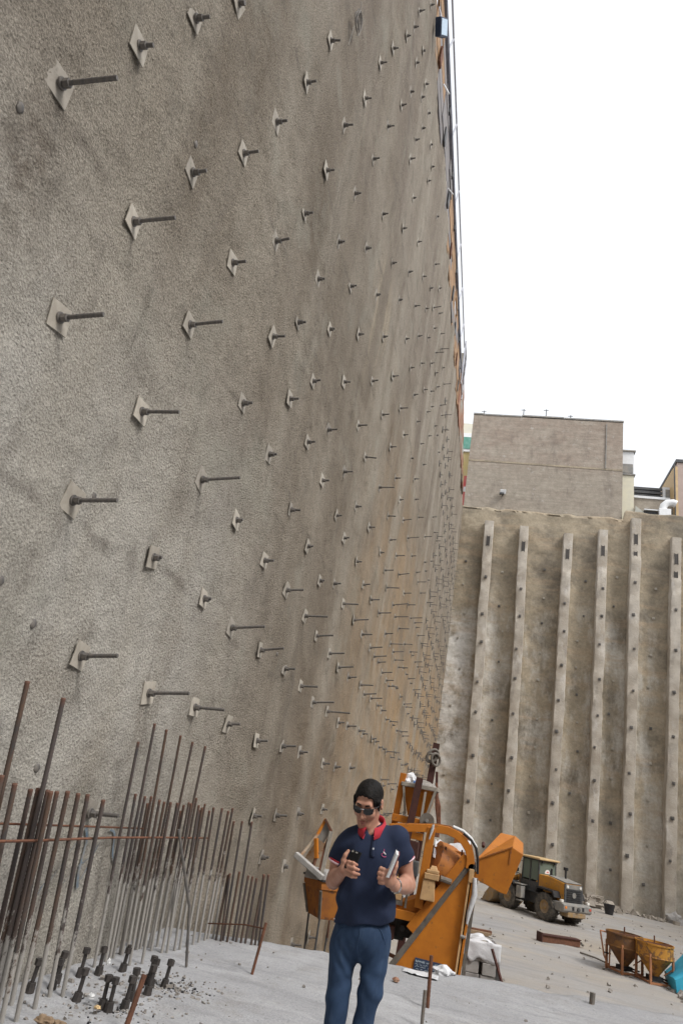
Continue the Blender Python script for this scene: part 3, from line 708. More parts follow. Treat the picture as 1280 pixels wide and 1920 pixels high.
cb = thing('cream_building', 'narrow cream and white building squeezed against the right side of the brick house', 'building', (0, 0, 0))
MB().box((10.95, 60, 29.3), (1.1, 7, 4.9)).build('wall', worn('cream_render', (.66, .62, .48), (.60, .57, .46), 2), cb)
MB().box((10.95, 60, 33.0), (1.06, 7, 2.3)).build('upper_wall', M['white'], cb)
MB().box((10.95, 60, 31.8), (1.3, 7.2, .14)).build('ledge', M['mgrey'], cb); MB().box((10.95, 60, 34.2), (1.35, 7.3, .12)).build('roof', M['mgrey'], cb)
MB().box((10.95, 56.46, 32.4), (.9, .06, .9)).build('pane', M['mgrey'], cb)
MB().prism([(11.5, 56.3, 27.3), (13.4, 56.3, 27.2), (11.6, 56.3, 28.7)], (0, .3, 0)).build('gable', worn('pale_gable', (.5, .5, .44), (.42, .42, .38), 2), cb)

rf = thing('rooftop_shed', 'low brick building with dark corrugated shed and white window at right above far wall', 'building', (0, 0, 0))
MB().box((13.2, 60, 28.8), (3.6, 5, 2.5)).build('wall', M['brick'], rf)
for k in range(4): MB().box((13.0, 58.6 - .02 * k, 30.5 + .36 * k), (2.6, .12, .24)).build('slat', M['dgrey'], rf)
MB().box((13.0, 59, 31.1), (2.5, .3, 1.5)).build('shed_wall', M['black'], rf)
MB().box((13.2, 57.6, 30.15), (3.0, .4, .22)).build('tarp_edge', M['white'], rf)
MB().box((14.85, 58.6, 31.1), (1.0, .2, 1.5)).build('window_frame', M['white'], rf); MB().box((14.85, 58.47, 31.2), (.55, .04, .8)).build('pane', M['mgrey'], rf)
du = thing('roof_cooler', 'white rooftop cooler with a curved air duct at the right edge above the wall', 'cooler', (13.9, 56.4, 27.6))
MB().box((0, 0, .45), (.95, .9, .9)).build('cabinet', M['white'], du, bevel=.03)
MB().tube([(-.1, 0, .9), (.0, 0, 1.35), (.3, 0, 1.65), (.75, 0, 1.7), (1.0, 0, 1.6)], .32, 14).build('duct', M['white'], du, smooth=True)
MB().box((-1.1, .1, .35), (1.0, .6, .5)).build('fan_box', M['black'], du); MB().box((-1.0, 0, .72), (1.3, .7, .1)).build('lid', M['white'], du)
tb = thing('pinkish_tower', 'slim pink-brown rendered block with a pale edge at the far right of the skyline', 'building', (0, 0, 0))
MB().box((17.2, 60, 30.2), (4.0, 6, 7.0)).build('wall', worn('pink_render', (.42, .33, .29), (.38, .30, .26), 1.5), tb); MB().box((15.08, 59.2, 30.0), (.28, 4.5, 6.4)).build('edge_strip', M['ylwpale'], tb)
MB().box((17.2, 60, 33.8), (4.2, 6.2, .3)).build('coping', M['dgrey'], tb); MB().tube([(14.95, 56.9, 27.8), (14.95, 56.9, 33.5)], .06, 8).build('downpipe', M['dgrey'], tb, smooth=True)

yb = thing('yellow_building', 'pale yellow building with green-trimmed window seen between left wall and brick house', 'building', (0, 0, 0))
MB().box((-6.05, 66, 30.8), (6.0, 8, 11)).build('wall', worn('yellow_render', (.62, .50, .22), (.58, .48, .26), 2), yb)
MB().box((-3.9, 61.9, 37.1), (1.5, .2, 2.2)).build('window_frame', M['white'], yb); MB().box((-3.9, 61.78, 37.0), (1.1, .06, 1.4)).build('pane', worn('green_glass', (.10, .28, .22), (.16, .34, .28), 3, rough=.2), yb)
MB().box((-6.05, 66, 36.35), (6.1, 8.2, .15)).build('cornice', M['white'], yb); MB().box((-5.5, 65, 38.2), (5, 6, 2.6)).build('upper_wall', worn('pale_render', (.66, .63, .52), (.6, .58, .5), 2), yb)
bn = thing('red_banner', 'narrow red and white banner hanging behind the far corner of the left wall', 'banner', (-3.12, 56.4, 28.6))
MB().box((0, 0, 0), (.45, .04, 3.6)).build('cloth', worn('red_cloth', (.55, .10, .10), (.5, .16, .14), 1.5), bn); MB().tube([(.26, .06, -2.2), (.26, .06, 3.2)], .05, 8).build('pole', M['rail'], bn, smooth=True)
MB().box((0, -.03, .4), (.3, .02, .5)).build('panel', M['white'], bn)

# ------------------------------------------------------------------ starter bars
BARS = {'A':[(-2.84,4.27,4.02,1.35),(-2.72,4.28,4.03,1.32),(-2.84,4.6,4.37,1.28),(-2.76,4.54,4.3,1.3),(-2.7,4.55,4.31,1.3),(-2.62,4.5,4.26,1.3),(-2.8,4.86,4.63,1.28),(-2.62,4.66,4.42,1.31),(-2.68,4.95,4.71,1.29),(-2.72,5.18,4.94,1.28),(-2.66,5.25,5.02,1.26)],'AT':[(-2.84,4.31,3.96,1.92),(-2.72,4.53,4.18,1.87)],'BT':[(-2.84,6.0,5.69,1.71),(-2.84,6.26,5.91,1.89),(-2.84,6.58,6.23,1.87),(-2.84,6.85,6.51,1.85),(-2.8,6.95,6.79,1.82),(-2.63,6.86,6.73,1.8)],'B':[(-2.84,6.19,5.96,1.29),(-2.84,6.32,6.09,1.28),(-2.84,6.48,6.24,1.28),(-2.65,6.25,5.99,1.28),(-2.84,6.78,6.55,1.24),(-2.6,6.39,6.16,1.27),(-2.73,6.85,6.62,1.25),(-2.75,7.02,6.84,1.23),(-2.6,6.91,6.61,1.27),(-2.58,7.04,6.75,1.26),(-2.56,7.12,6.86,1.24),(-2.58,7.34,7.14,1.21),(-2.57,7.49,7.27,1.24),(-2.56,7.62,7.46,1.24),(-2.54,7.74,7.57,1.22),(-2.54,7.84,7.72,1.25),(-2.51,7.91,7.8,1.12)],'C':[(-2.46,7.87,7.78,0.6),(-2.41,7.88,7.76,0.62),(-2.35,7.91,7.82,0.65),(-2.27,7.97,7.91,0.62),(-2.22,7.98,7.92,0.62),(-2.18,8.01,7.94,0.61),(-2.12,8.03,7.93,0.66),(-2.09,8.08,7.95,0.66),(-2.05,8.08,7.93,0.67)],'CT':[(-2.4,7.92,7.74,1.14),(-2.31,7.98,7.81,1.15)]}
def rebar_mesh(L, r):
    m_ = MB(); n = max(10, int(L / .012)); pts = [(0, 0, -L * (1 - i / n)) for i in range(n + 1)]
    rad = [r * (1.0 + (.10 if i % 2 else -.02)) for i in range(n + 1)]
    m_.tube(pts, rad, 8); return m_
_rb = {}
def rebar(b, r, label, group, zb=None):
    x, yb_, yt, zt = b
    zb = float(slabz(x, min(yb_, float(slab_edge(x)) - .05))) - .02 if zb is None else zb
    if yb_ > float(slab_edge(x)) - .03: zb = -.6
    p0 = Vector((x, yb_, 0)); p1 = Vector((x + .01 * rng.normal(), yt, zt)); d = (p1 - p0).normalized()
    L = (zt - zb) / d.z
    Lq = round(L * 20) / 20 + .05; key = (Lq, r)
    if key not in _rb:
        o = rebar_mesh(Lq, r).build('starter_bar', M['rebar'], None, smooth='all'); _rb[key] = o.data
    else:
        o = D.objects.new('starter_bar', _rb[key]); COL.objects.link(o)
    o.location = p1; o.rotation_euler = Vector((d.x, d.y, d.z)).to_track_quat('Z', 'Y').to_euler()
    tag(o, label, 'rebar', group); return o
def srt(k): return sorted(BARS[k], key=lambda b: b[2])
for i, b in enumerate(srt('A')):
    rebar(b, .0155, '%s thick ribbed steel starter bar from the left edge, lime-coated at the foot' % ORD[i], 'starter bars at the left edge')
for i, b in enumerate(srt('AT')):
    rebar(b, .0155, ['tallest ribbed starter bar at the far left, rising above its neighbours', 'second very tall ribbed starter bar from the left edge, rust-tipped'][i], 'starter bars at the left edge')
for i, b in enumerate(srt('BT')):
    rebar(b, .0125, '%s from the left of the six tall rusty bars rising above the middle cluster' % ORD[i], 'tall starter bars of the middle cluster')
for i, b in enumerate(srt('B')):
    rebar(b, .0125, '%s from the left of the lime-coated shorter starter bars in the middle cluster' % ORD[i], 'short starter bars of the middle cluster')
extra = []
for i in range(10):
    y_ = 6.3 + i * .16; extra.append((-2.87, y_ + .2, y_, 1.2 + .05 * rng.normal()))
for b in extra: rebar(b, .011, 'thin dark starter bar in the rear row of the middle cluster, close to the wall', 'rear row of starter bars')
for i, b in enumerate(srt('C')):
    rebar(b, .0125, '%s from the left of the low dark starter bars at the slab edge' % ORD[i], 'starter bars at the slab edge')
for i, b in enumerate(srt('CT')):
    rebar(b, .0125, '%s of two taller rusty bars rising behind the low bars at the slab edge' % ['left', 'right'][i], 'starter bars at the slab edge')
t_ = MB(); t_.tube([(-2.66, 3.0, 1.03), (-2.67, 4.3, 1.0), (-2.69, 5.4, .985), (-2.70, 6.5, .955), (-2.66, 7.5, .93)], .009, 6)
t_.build('tie_bar', M['rust'], smooth=True, label='thin rusty horizontal bar tied across the front of the starter bars', cat='rebar')
t_ = MB(); t_.tube([(-2.88, 3.0, 1.08), (-2.89, 4.3, 1.06), (-2.88, 5.4, 1.03), (-2.88, 6.4, 1.0)], .008, 6)
t_.build('tie_bar', M['rust'], smooth=True, label='second thin rusty horizontal bar behind the starter bars, close to the wall', cat='rebar')
t_ = MB(); t_.tube([(-2.28, 6.61, 0), (-2.34, 6.52, .45), (-2.52, 6.28, 1.06)], .013, 8)
t_.build('leaning_bar', M['nailsteel'], smooth=True, label='dark bent bar leaning the other way in front of the middle starter bars', cat='rebar')
t_ = MB(); t_.tube([(-2.46, 7.5, .18), (-2.0, 7.2, .3), (-1.73, 6.9, .36)], .007, 6)
t_.build('thin_wire', M['rust'], smooth=True, label='thin wire rod tied from the low bars to a short leaning stake', cat='wire')
for p0, p1, r, lab in (((-1.76, 6.89, -.02), (-1.72, 6.9, .41), .013, 'short rusty stake standing on the slab right of the starter bars'),
                       ((-2.0, 4.9, -.02), (-1.985, 4.97, .30), .018, 'thick rusty stake in front of the anchor bolts at the bottom left'),
                       ((-.212, 7.27, -.02), (-.225, 7.27, .40), .016, 'taller rusty stake standing on the slab right of the man'),
                       ((-.225, 6.66, -.02), (-.228, 6.67, .25), .014, 'short grey-brown stake just below the taller rusty stake'),
                       ((1.467, 9.15, -.02), (1.475, 9.15, .10), .028, 'lone stubby grey peg on the slab at the right')):
    q = MB(); n = 26; P0, P1 = Vector(p0), Vector(p1)
    q.tube([P0.lerp(P1, i / n) for i in range(n + 1)], [r * (1 + .08 * (i % 2)) for i in range(n + 1)], 8)
    q.build('rusty_stake', M['rust'] if 'grey' not in lab else M['rawsteel'], smooth=True, label=lab, cat='stake')
# anchor bolts
BOLTS = [(-2.54, 5.24, .2), (-2.72, 5.86, .19), (-2.35, 5.26, .2), (-2.29, 5.24, .2), (-2.23, 5.36, .2), (-2.62, 6.07, .17), (-2.26, 5.53, .2), (-2.34, 5.95, .19), (-2.22, 5.70, .19), (-2.28, 5.88, .19), (-2.2, 5.96, .19), (-2.80, 5.72, .19), (-2.84, 5.45, .2), (-2.78, 5.3, .19), (-2.86, 5.15, .2)]
bo = sorted(BOLTS, key=lambda b: 640 * (b[0] + .30 * b[1]))
br = MB().cyl((0, 0, -.03), (0, 0, .19), .0145, 10); bn_ = MB().cyl((0, 0, -.02), (0, 0, .02), .028, 6); bf = MB().cone((0, 0, -.02), (0, 0, .045), .034, .028, 8)
for i, (x, y_, h) in enumerate(bo):
    t = thing('anchor_bolt', '%s dark anchor bolt from the left on the slab before the starter bars' % ORD[i], 'bolt', (x, y_, float(slabz(x, y_))), group='anchor bolts in the slab', rot=(rng.normal(.02, .03), rng.normal(0.03, .03), rng.uniform(0, 3)))
    part('rod_', br, M['bolt'], t).name = 'rod'; o = part('nut_', bn_, M['bolt'], t); o.name = 'nut'; o.location.z = h - .02
    o = part('foot_', bf, M['bolt'], t); o.name = 'foot'; o.location.z = .012
# debris and litter
st = MB()
for i in range(600):
    a = rng.random()
    if a < .55: x, y_ = rng.normal(-2.35, .26), rng.normal(5.5, .45)
    elif a < .8: x, y_ = rng.normal(-2.1, .2), rng.normal(6.0, .15)
    else: x, y_ = rng.uniform(-2.8, 3), rng.uniform(4.2, 8.5)
    if x < -2.92 or y_ > 8: continue
    s = abs(rng.normal(.004, .006)) + .003; rot = Matrix.Rotation(rng.uniform(0, 6), 3, 'Z') @ Matrix.Rotation(rng.uniform(0, 6), 3, 'X')
    st.box((x, y_, float(slabz(x, y_)) + s * .3), (s * rng.uniform(1, 2.5), s * 1.3, s), rot, .7)
st.build('rubble', M['stone'], kind='stuff', label='scattered grit and small stones on the slab', cat='rubble')
st = MB()
for i in range(170):
    x, y_ = rng.normal(-2.16, .13), rng.normal(6.0, .09)
    if rng.random() < .4: x, y_ = rng.normal(-2.32, .16), rng.normal(5.3, .16)
    s = abs(rng.normal(.004, .003)) + .002; rot = Matrix.Rotation(rng.uniform(0, 6), 3, 'Z') @ Matrix.Rotation(rng.uniform(0, 6), 3, 'X')
    st.box((x, y_, float(slabz(x, y_)) + s * .3), (s * 2, s * 1.3, s), rot, .7)
st.build('dark_debris', M['black'], kind='stuff', label='dark burnt crumbs around the anchor bolts', cat='rubble')
def crumple(name, c, r, mat, label, cat, seed, flat_=.5):
    m_ = MB().ell((0, 0, 0), (1, 1, 1), 26, 16); vv = []
    for v in m_.v:
        n = 1 + .35 * float(vnoise(v[0] * 2.2, v[1] * 2.2, v[2] * 2.2, seed)) + .18 * float(vnoise(v[0] * 5, v[1] * 5, v[2] * 5, seed + 1))
        vv.append((v[0] * r[0] * n, v[1] * r[1] * n, max(v[2] * r[2] * n, -r[2] * flat_)))
    m_.v = vv; o = m_.build(name, mat, None, smooth=True, label=label, cat=cat); o.location = c; return o
crumple('paper_litter', (-2.43, 5.22, .03), (.022, .018, .02), M['white'], 'crumpled white paper lying beside the anchor bolts', 'litter', 3)
crumple('paper_litter', (-2.70, 5.95, .05), (.014, .014, .03), M['white'], 'torn white scrap behind the anchor bolts near the bars', 'litter', 5)
crumple('orange_peel', (-2.32, 5.12, .012), (.022, .02, .012), M['ylwpale'], 'small orange-yellow scrap on the slab before the bolts', 'litter', 6)
for i, (x, y_) in enumerate(((-2.3, 4.62), (-2.15, 4.66), (-2.42, 4.66))):
    crumple('tan_rock', (x, y_, .02), (.06, .045, .03), M['wood'], '%s tan lump of rubble along the bottom left edge of the picture' % ORD[i], 'rock', 10 + i)
crumple('white_sack', (-.13, 8.80, .01), (.11, .09, .06), M['plastic'], 'crumpled white sack lying at the slab edge under the dark sign', 'sack', 21)
sh = MB(); g_ = 14
vs = [(-.55 + .38 * i / g_, 8.42 + .2 * j / 6, .006 + .014 * float(vnoise(i * .6, j * .8, 0, 5)) ** 2) for i in range(g_ + 1) for j in range(7)]
sh.add(vs, [(i * 7 + j, (i + 1) * 7 + j, (i + 1) * 7 + j + 1, i * 7 + j + 1) for i in range(g_) for j in range(6)])
o = sh.build('white_sheet', M['plastic'], None, smooth=True, label='flat white plastic sheet beside the white sack at the slab edge', cat='sheet')
s_ = o.modifiers.new('thick', 'SOLIDIFY'); s_.thickness = .004
crumple('red_scrap', (-.97, 7.0, .012), (.018, .014, .01), M['redbrick'], 'tiny red brick scrap on the slab left of the man', 'litter', 8)
crumple('red_scrap', (-.56, 7.9, .02), (.03, .03, .02), M['redbrick'], 'small red brick scrap seen between the legs of the man', 'litter', 9)
# graffiti: flat blue paint strokes on the wall behind the bars
gp = []
for (y0, z0, y1, z1, w_) in ((5.15, .62, 5.5, 1.0, .05), (5.5, 1.0, 5.62, .6, .05), (5.3, .55, 5.75, .85, .04), (5.62, .62, 5.9, 1.02, .045), (5.9, .98, 6.15, .75, .035), (5.0, .5, 5.15, .7, .05)):
    q = MB(); n = 8; vs = []
    for i in range(n + 1):
        u = i / n; y_ = y0 + (y1 - y0) * u + .03 * math.sin(u * 6); z_ = z0 + (z1 - z0) * u + .04 * math.sin(u * 5)
        for s in (-1, 1):
            vs.append((float(wallx(y_, z_)) + .016, y_ + s * w_ * .28, z_ + s * w_ * .22))
    q.add(vs, [(2 * i, 2 * i + 2, 2 * i + 3, 2 * i + 1) for i in range(n)]); gp.append(q)
pm_ = worn('faded_blue_spray', (.12, .18, .24), (.24, .24, .235), 26, lo=.36, hi=.6, rough=.9)
gr = thing('graffiti', 'faded blue spray-paint scrawl on the wall behind the left starter bars', 'graffiti')
for q in gp: q.build('stroke', pm_, gr)

# ------------------------------------------------------------------ concrete hoppers on the pit floor
def cone_hopper(x, y_, r, h, rz, label, paint):
    t = thing('concrete_hopper', label, 'hopper', (x, y_, FZ), rz, 'cone-shaped concrete hoppers on the pit floor')
    zc = h * .66
    b_ = MB().lathe([(r * .22, h * .16), (r * .24, h * .2), (r * .97, zc), (r, zc + .01), (r, h), (r + .03, h), (r + .03, h - .05), (r + .002, h - .06)], 36)
    b_.lathe([(r - .015, h), (r - .015, zc), (r * .22, h * .2)], 36)
    b_.build('cone_bowl', paint, t, smooth=True)
    MB().lathe([(r + .012, zc - .02), (r + .022, zc), (r + .012, zc + .03)], 36).build('rim_band', paint, t, smooth=True)
    for k in range(4):
        a = math.pi / 4 + k * math.pi / 2; cx, cy = r * .98 * math.cos(a), r * .98 * math.sin(a)
        MB().bar((cx, cy, 0), (cx, cy, zc + .1), .065, .065).build('leg', M['hopleg'], t)
    q = MB(); c_ = r * .98 / math.sqrt(2)
    for s in (-1, 1): q.bar((-c_, s * c_, .06), (c_, s * c_, .06), .06, .06); q.bar((s * c_ * .995, -c_, .065), (s * c_ * .995, c_, .065), .06, .055)
    q.build('base_frame', M['hopleg'], t)
    q = MB(); q.bar((-c_, -c_, .55), (-r * .35, -r * .35, .35), .04); q.bar((c_, -c_, .55), (r * .35, -r * .35, .3), .04); q.build('brace', M['hopleg'], t)
    q = MB(); q.bar((-r, 0, h - .04), (r, 0, h - .04), .05); q.tube([(0, 0, h - .04), (0, 0, h + .2)], .025, 8); q.build('lifting_bar', M['rust'], t)
    q = MB(); q.box((0, 0, h * .13), (r * .7, r * .6, .14)); q.bar((r * .2, 0, .2), (r * .9, -r * .2, .12), .05); q.build('gate', M['black'], t)
    return t
cone_hopper(6.62, 28.8, .60, 1.22, R(20), 'yellow steel cone hopper on legs, front right one of the pair near the blue tarp', M['hopper'])
cone_hopper(5.78, 29.5, .60, 1.22, R(28), 'browner steel cone hopper on legs, rear left one of the pair near the blue tarp', M['hopper_dark'])
hd = thing('hopper_handle', 'tubular rusty ladder handle leaning at the left side of the rear cone hopper', 'frame', (4.98, 29.5, FZ))
MB().tube([(-.02, 0, 1.15), (.12, 0, .4), (.3, 0, .06)], .028, 8).build('rail', M['hopleg'], hd, smooth=True); MB().tube([(.3, 0, .06), (.34, .1, 1.0)], .028, 8).build('post', M['hopleg'], hd, smooth=True)
MB().tube([(-.02, 0, 1.15), (.36, .1, 1.12)], .024, 8).build('rung', M['hopleg'], hd, smooth=True); MB().tube([(.1, 0, .5), (.36, .1, .48)], .024, 8).build('rung', M['black'], hd, smooth=True)
# blue tarp
tp = MB(); n = 20
vs = []
for i in range(n + 1):
    for j in range(n + 1):
        u, v = i / n, j / n
        x = 7.0 + u * 1.9; y_ = 27.7 + v * 1.4
        z = FZ + .25 + 1.15 * math.exp(-((u - .62) / .42) ** 2) * (1 - .3 * abs(v - .5)) + .07 * float(vnoise(u * 6, v * 6, 0, 3)) + .5 * u
        vs.append((x, y_, z))
tp.add(vs, [(i * (n + 1) + j, (i + 1) * (n + 1) + j, (i + 1) * (n + 1) + j + 1, i * (n + 1) + j + 1) for i in range(n) for j in range(n)])
border = [j for j in range(n + 1)] + [i * (n + 1) + n for i in range(1, n + 1)] + [n * (n + 1) + j for j in range(n - 1, -1, -1)] + [i * (n + 1) for i in range(n - 1, 0, -1)]
b0 = len(tp.v); tp.v += [(tp.v[i][0] + .05, tp.v[i][1], FZ + .02) for i in border]; nb = len(border)
tp.f += [(border[i], border[(i + 1) % nb], b0 + (i + 1) % nb, b0 + i) for i in range(nb)]
tp.build('blue_tarp', M['bluepl'], None, smooth=True, label='bright blue tarpaulin draped over a heap at the right edge', cat='tarpaulin')
rb_ = MB()
for i in range(160):
    x, y_ = rng.uniform(6.9, 9), rng.uniform(26.6, 28.3); s = abs(rng.normal(.05, .05)) + .03
    rb_.box((x, y_, FZ + s * .3), (s * 1.8, s * 1.3, s), Matrix.Rotation(rng.uniform(0, 6), 3, 'Z') @ Matrix.Rotation(rng.uniform(0, .6), 3, 'X'), .7)
rb_.build('rubble', M['stone'], kind='stuff', label='broken concrete pieces at the foot of the blue tarp', cat='rubble')
# steel beam and planks on the floor
bm_ = thing('steel_box_beam', 'dark rusty steel box beam lying on the pit floor', 'beam', (3.98, 33.0, FZ + .13), R(27))
MB().box((0, 0, 0), (1.75, .34, .24)).build('body', M['rust'], bm_, bevel=.01); MB().box((0, -.02, .135), (1.78, .40, .03)).build('flange', M['darkred'], bm_)
MB().box((-.9, 0, .03), (.05, .40, .34)).build('end_plate', M['darkred'], bm_); MB().cyl((.95, -.1, .02), (1.15, .05, -.06), .05, 8).build('hook', M['rawsteel'], bm_)
for i, (x, y_, L, a, lab) in enumerate(((.55, 30.4, 1.3, 12, 'weathered plank lying on the pit floor behind the orange plate'), (.6, 31.0, 1.3, 14, 'darker plank lying farther behind beside the weathered plank'))):
    o = MB().box((0, 0, 0), (L, .16, .12)).build('plank', M['wood'] if i == 0 else M['rust'], None, bevel=.01, label=lab, cat='plank'); o.location = (x, y_, FZ + .09); o.rotation_euler.z = R(a)
o = MB().tube([(4.6, 31.6, FZ + .05), (5.1, 31.0, FZ + .06), (5.4, 30.4, FZ + .05)], .03, 8).build('floor_pipe', M['rawsteel'], None, smooth=True, label='thin grey pipe lying on the floor left of the cone hoppers', cat='pipe')
hp = MB()
for i in range(260):
    a = rng.uniform(0, 6.28); rr = abs(rng.normal(0, 1)); x, y_ = 8.6 + rr * 1.0 * math.cos(a), 53.6 + rr * .4 * math.sin(a); s = abs(rng.normal(.12, .08)) + .05
    hp.box((x, y_, FZ + max(0, .5 - .3 * rr) + s * .2), (s * 1.7, s * 1.3, s), Matrix.Rotation(rng.uniform(0, 6), 3, 'Z') @ Matrix.Rotation(rng.uniform(0, 6), 3, 'X'), .7)
for i in range(320):
    x = rng.uniform(-2.5, 17); y_ = 54.3 - abs(rng.normal(0, .35)); s = abs(rng.normal(.1, .08)) + .04
    hp.box((x, y_, FZ + s * .2), (s * 1.7, s * 1.3, s), Matrix.Rotation(rng.uniform(0, 6), 3, 'Z') @ Matrix.Rotation(rng.uniform(0, 6), 3, 'X'), .7)
hp.build('spoil_heap', M['soil'], kind='stuff', label='lumps of spoil along the foot of the far wall', cat='rubble')
wb = thing('bucket', 'small black round bucket standing near the foot of the far wall', 'bucket', (9.0, 50.6, FZ))
MB().lathe([(.0, .02), (.24, .02), (.33, .55), (.36, .56), (.34, .52), (.23, .05), (.0, .05)], 20).build('tub', M['black'], wb, smooth=True)
MB().tube([(.34 * math.cos(t), 0, .54 + .3 * math.sin(t)) for t in np.linspace(0, math.pi, 12)], .02, 6).build('bail', M['rawsteel'], wb, smooth=True)
for i, (x, y_) in enumerate(((13.7, 53.9), (15.3, 53.6))):
    crumple('sack_pile', (x, y_, FZ + .2), (.5, .4, .45), M['block'], ['grey lump of old concrete at the foot of the sixth pile', 'second lump of old concrete right of the sixth pile'][i], 'rubble', 30 + i)
gs = MB()
for i in range(380):
    y_ = rng.uniform(20, 50); x = rng.uniform(-2.5, .42 * y_); s = abs(rng.normal(.02, .03)) + .015
    gs.box((x, y_, FZ + .02 + s * .2), (s * rng.uniform(1, 2.6), s * 1.4, s), Matrix.Rotation(rng.uniform(0, 6), 3, 'Z') @ Matrix.Rotation(rng.uniform(0, 1), 3, 'X'), .7)
gs.build('floor_rubble', M['stone'], kind='stuff', label='stones and lumps scattered over the pit floor', cat='rubble')
# wrapped stack of blocks behind the slab
pk = thing('wrapped_block_stack', 'stack of grey blocks wrapped in torn white film behind the slab edge', 'block stack', (.18, 16.0, FZ), R(8))
for lz in range(8):
    for lx in range(2):
        o = MB().box((0, 0, 0), (.265, .5, .205)).build('block', M['block'], pk, bevel=.008, loc=(.14 + lx * .28 + .012 * rng.normal(), .25 + .02 * rng.normal(), .11 + lz * .214), rot=(0, 0, .03 * rng.normal()))
fm = MB(); n = 14; vs = []
for i in range(n + 1):
    for j in range(n + 1):
        u, v = i / n, j / n
        x = -.03 + .66 * u; z = 1.78 + .05 * float(vnoise(u * 5, v * 5, 0, 7)) + .10 * math.sin(u * 3.1) ; y_ = -.02 + .55 * v
        vs.append((x, y_, z))
fm.add(vs, [(i * (n + 1) + j, (i + 1) * (n + 1) + j, (i + 1) * (n + 1) + j + 1, i * (n + 1) + j + 1) for i in range(n) for j in range(n)])
vs = []
for i in range(n + 1):
    for j in range(n + 1):
        u, v = i / n, j / n; z = 1.85 - 1.8 * v
        x = .60 + .42 * v ** 1.3 * (1 - .4 * u) + .05 * float(vnoise(u * 4, v * 6, 0, 9)); y_ = -.05 + .62 * u + .05 * float(vnoise(u * 4, v * 6, 3, 9)); vs.append((x, y_, z))
fm.add(vs, [(i * (n + 1) + j, (i + 1) * (n + 1) + j, (i + 1) * (n + 1) + j + 1, i * (n + 1) + j + 1) for i in range(n) for j in range(n)])
vs = []
for i in range(n + 1):
    for j in range(7):
        u, v = i / n, j / 6; z = 1.86 - (.34 + .1 * float(vnoise(u * 5, 0, 0, 4))) * v; x = -.05 + .72 * u; y_ = -.035 + .02 * float(vnoise(u * 6, v * 5, 0, 9)); vs.append((x, y_, z))
fm.add(vs, [(i * 7 + j, (i + 1) * 7 + j, (i + 1) * 7 + j + 1, i * 7 + j + 1) for i in range(n) for j in range(6)])
o = fm.build('film_wrap', M['plastic'], pk, smooth=True); s_ = o.modifiers.new('thick', 'SOLIDIFY'); s_.thickness = .004
MB().bar((.66, 15.8, -.68), (1.45, 15.45, FZ + .02), .07, .03).build('plank', M['darkred'], None, label='thin dark plank leaning on the wrapped block stack', cat='plank')

# ------------------------------------------------------------------ orange concrete mixing plant
pl_ = thing('mixing_plant', 'orange concrete mixing plant with triangular side plate, arched frame and raised skip bucket', 'machine', (0, 14.0, FZ))
def W(x, y, z): return (x, y - 14.0, z - FZ)
q = MB(); q.prism([W(.07, 14, .78), W(.11, 14, .61), W(-.10, 14, -2.2), W(-1.80, 14, -2.1)], (0, .02, 0))
q.build('side_plate', M['orange'], pl_, bevel=.004)
MB().prism([W(.07, 15.3, .78), W(.11, 15.3, .61), W(-.10, 15.3, -2.2), W(-1.80, 15.3, -2.1)], (0, .02, 0)).build('side_plate', M['orange_old'], pl_)
MB().bar(W(-1.82, 13.99, -2.12), W(.07, 13.99, .80), .10, .055, up=(0, 1, 0)).build('edge_channel', M['rawsteel'], pl_, bevel=.006)
MB().bar(W(-.86, 14.02, -.42), W(.02, 14.02, .93), .16, .12, up=(0, 1, 0)).build('diagonal_beam', M['orange'], pl_, bevel=.01)
MB().bar(W(-.60, 13.96, -.20), W(.10, 13.96, .85), .018, .03, up=(0, 1, 0)).build('weld_strip', M['rawsteel'], pl_)
# skip track at the right edge
for dx, w_, mt in ((-.005, .035, 'cream'), (.055, .045, 'orange'), (.115, .06, 'rawsteel')):
    MB().bar(W(.105 + dx, 13.96, .62), W(-.075 + dx * 1.05, 13.96, -2.3), w_, .10, up=(0, 1, 0)).build('track_rail', M[mt], pl_, bevel=.004)
MB().bar(W(.125, 14.05, .62), W(-.055, 14.05, -2.3), .10, .03, up=(0, 1, 0)).build('track_gap_shade', M['black'], pl_)  # black strip put behind the rails as the shade in their gap
MB().bar(W(.02, 13.9, -1.62), W(.09, 13.9, -.92), .10, .05, up=(0, 1, 0)).build('track_joint', M['rust'], pl_, bevel=.006)
MB().tube([W(.19, 13.9, .62), W(.21, 13.9, .35), W(.14, 13.9, .05), W(.12, 13.9, -.12)], [.035, .05, .04, .02], 10).build('rag', M['plastic'], pl_, smooth=True)
MB().cyl(W(.03, 13.88, -.32), W(.11, 13.88, -.33), .028, 10).build('bolt', M['mgrey'], pl_)
# arched frame
pts = [(-1.45, 1.16), (-.97, 1.24), (-.62, 1.295), (-.38, 1.30), (-.20, 1.26), (-.06, 1.17), (.04, 1.05), (.09, .90), (.08, .74)]
q = MB()
for k, (x, z) in enumerate(pts): pass
vs = []
for k, (x, z) in enumerate(pts):
    a = Vector(pts[min(k + 1, len(pts) - 1)]) - Vector(pts[max(k - 1, 0)]); a.normalize(); nrm = Vector((-a.y, a.x))
    for s, yy_ in ((1, 13.93), (-1, 13.93), (-1, 14.07), (1, 14.07)):
        vs.append(W(x + nrm.x * .07 * s, yy_, z + nrm.y * .07 * s))
N4 = len(pts)
q.add(vs, [(i * 4 + j, i * 4 + (j + 1) % 4, i * 4 + 4 + (j + 1) % 4, i * 4 + 4 + j) for i in range(N4 - 1) for j in range(4)] + [(0, 1, 2, 3), tuple((N4 - 1) * 4 + j for j in (3, 2, 1, 0))])
q.build('arched_frame', M['orange'], pl_, bevel=.008)
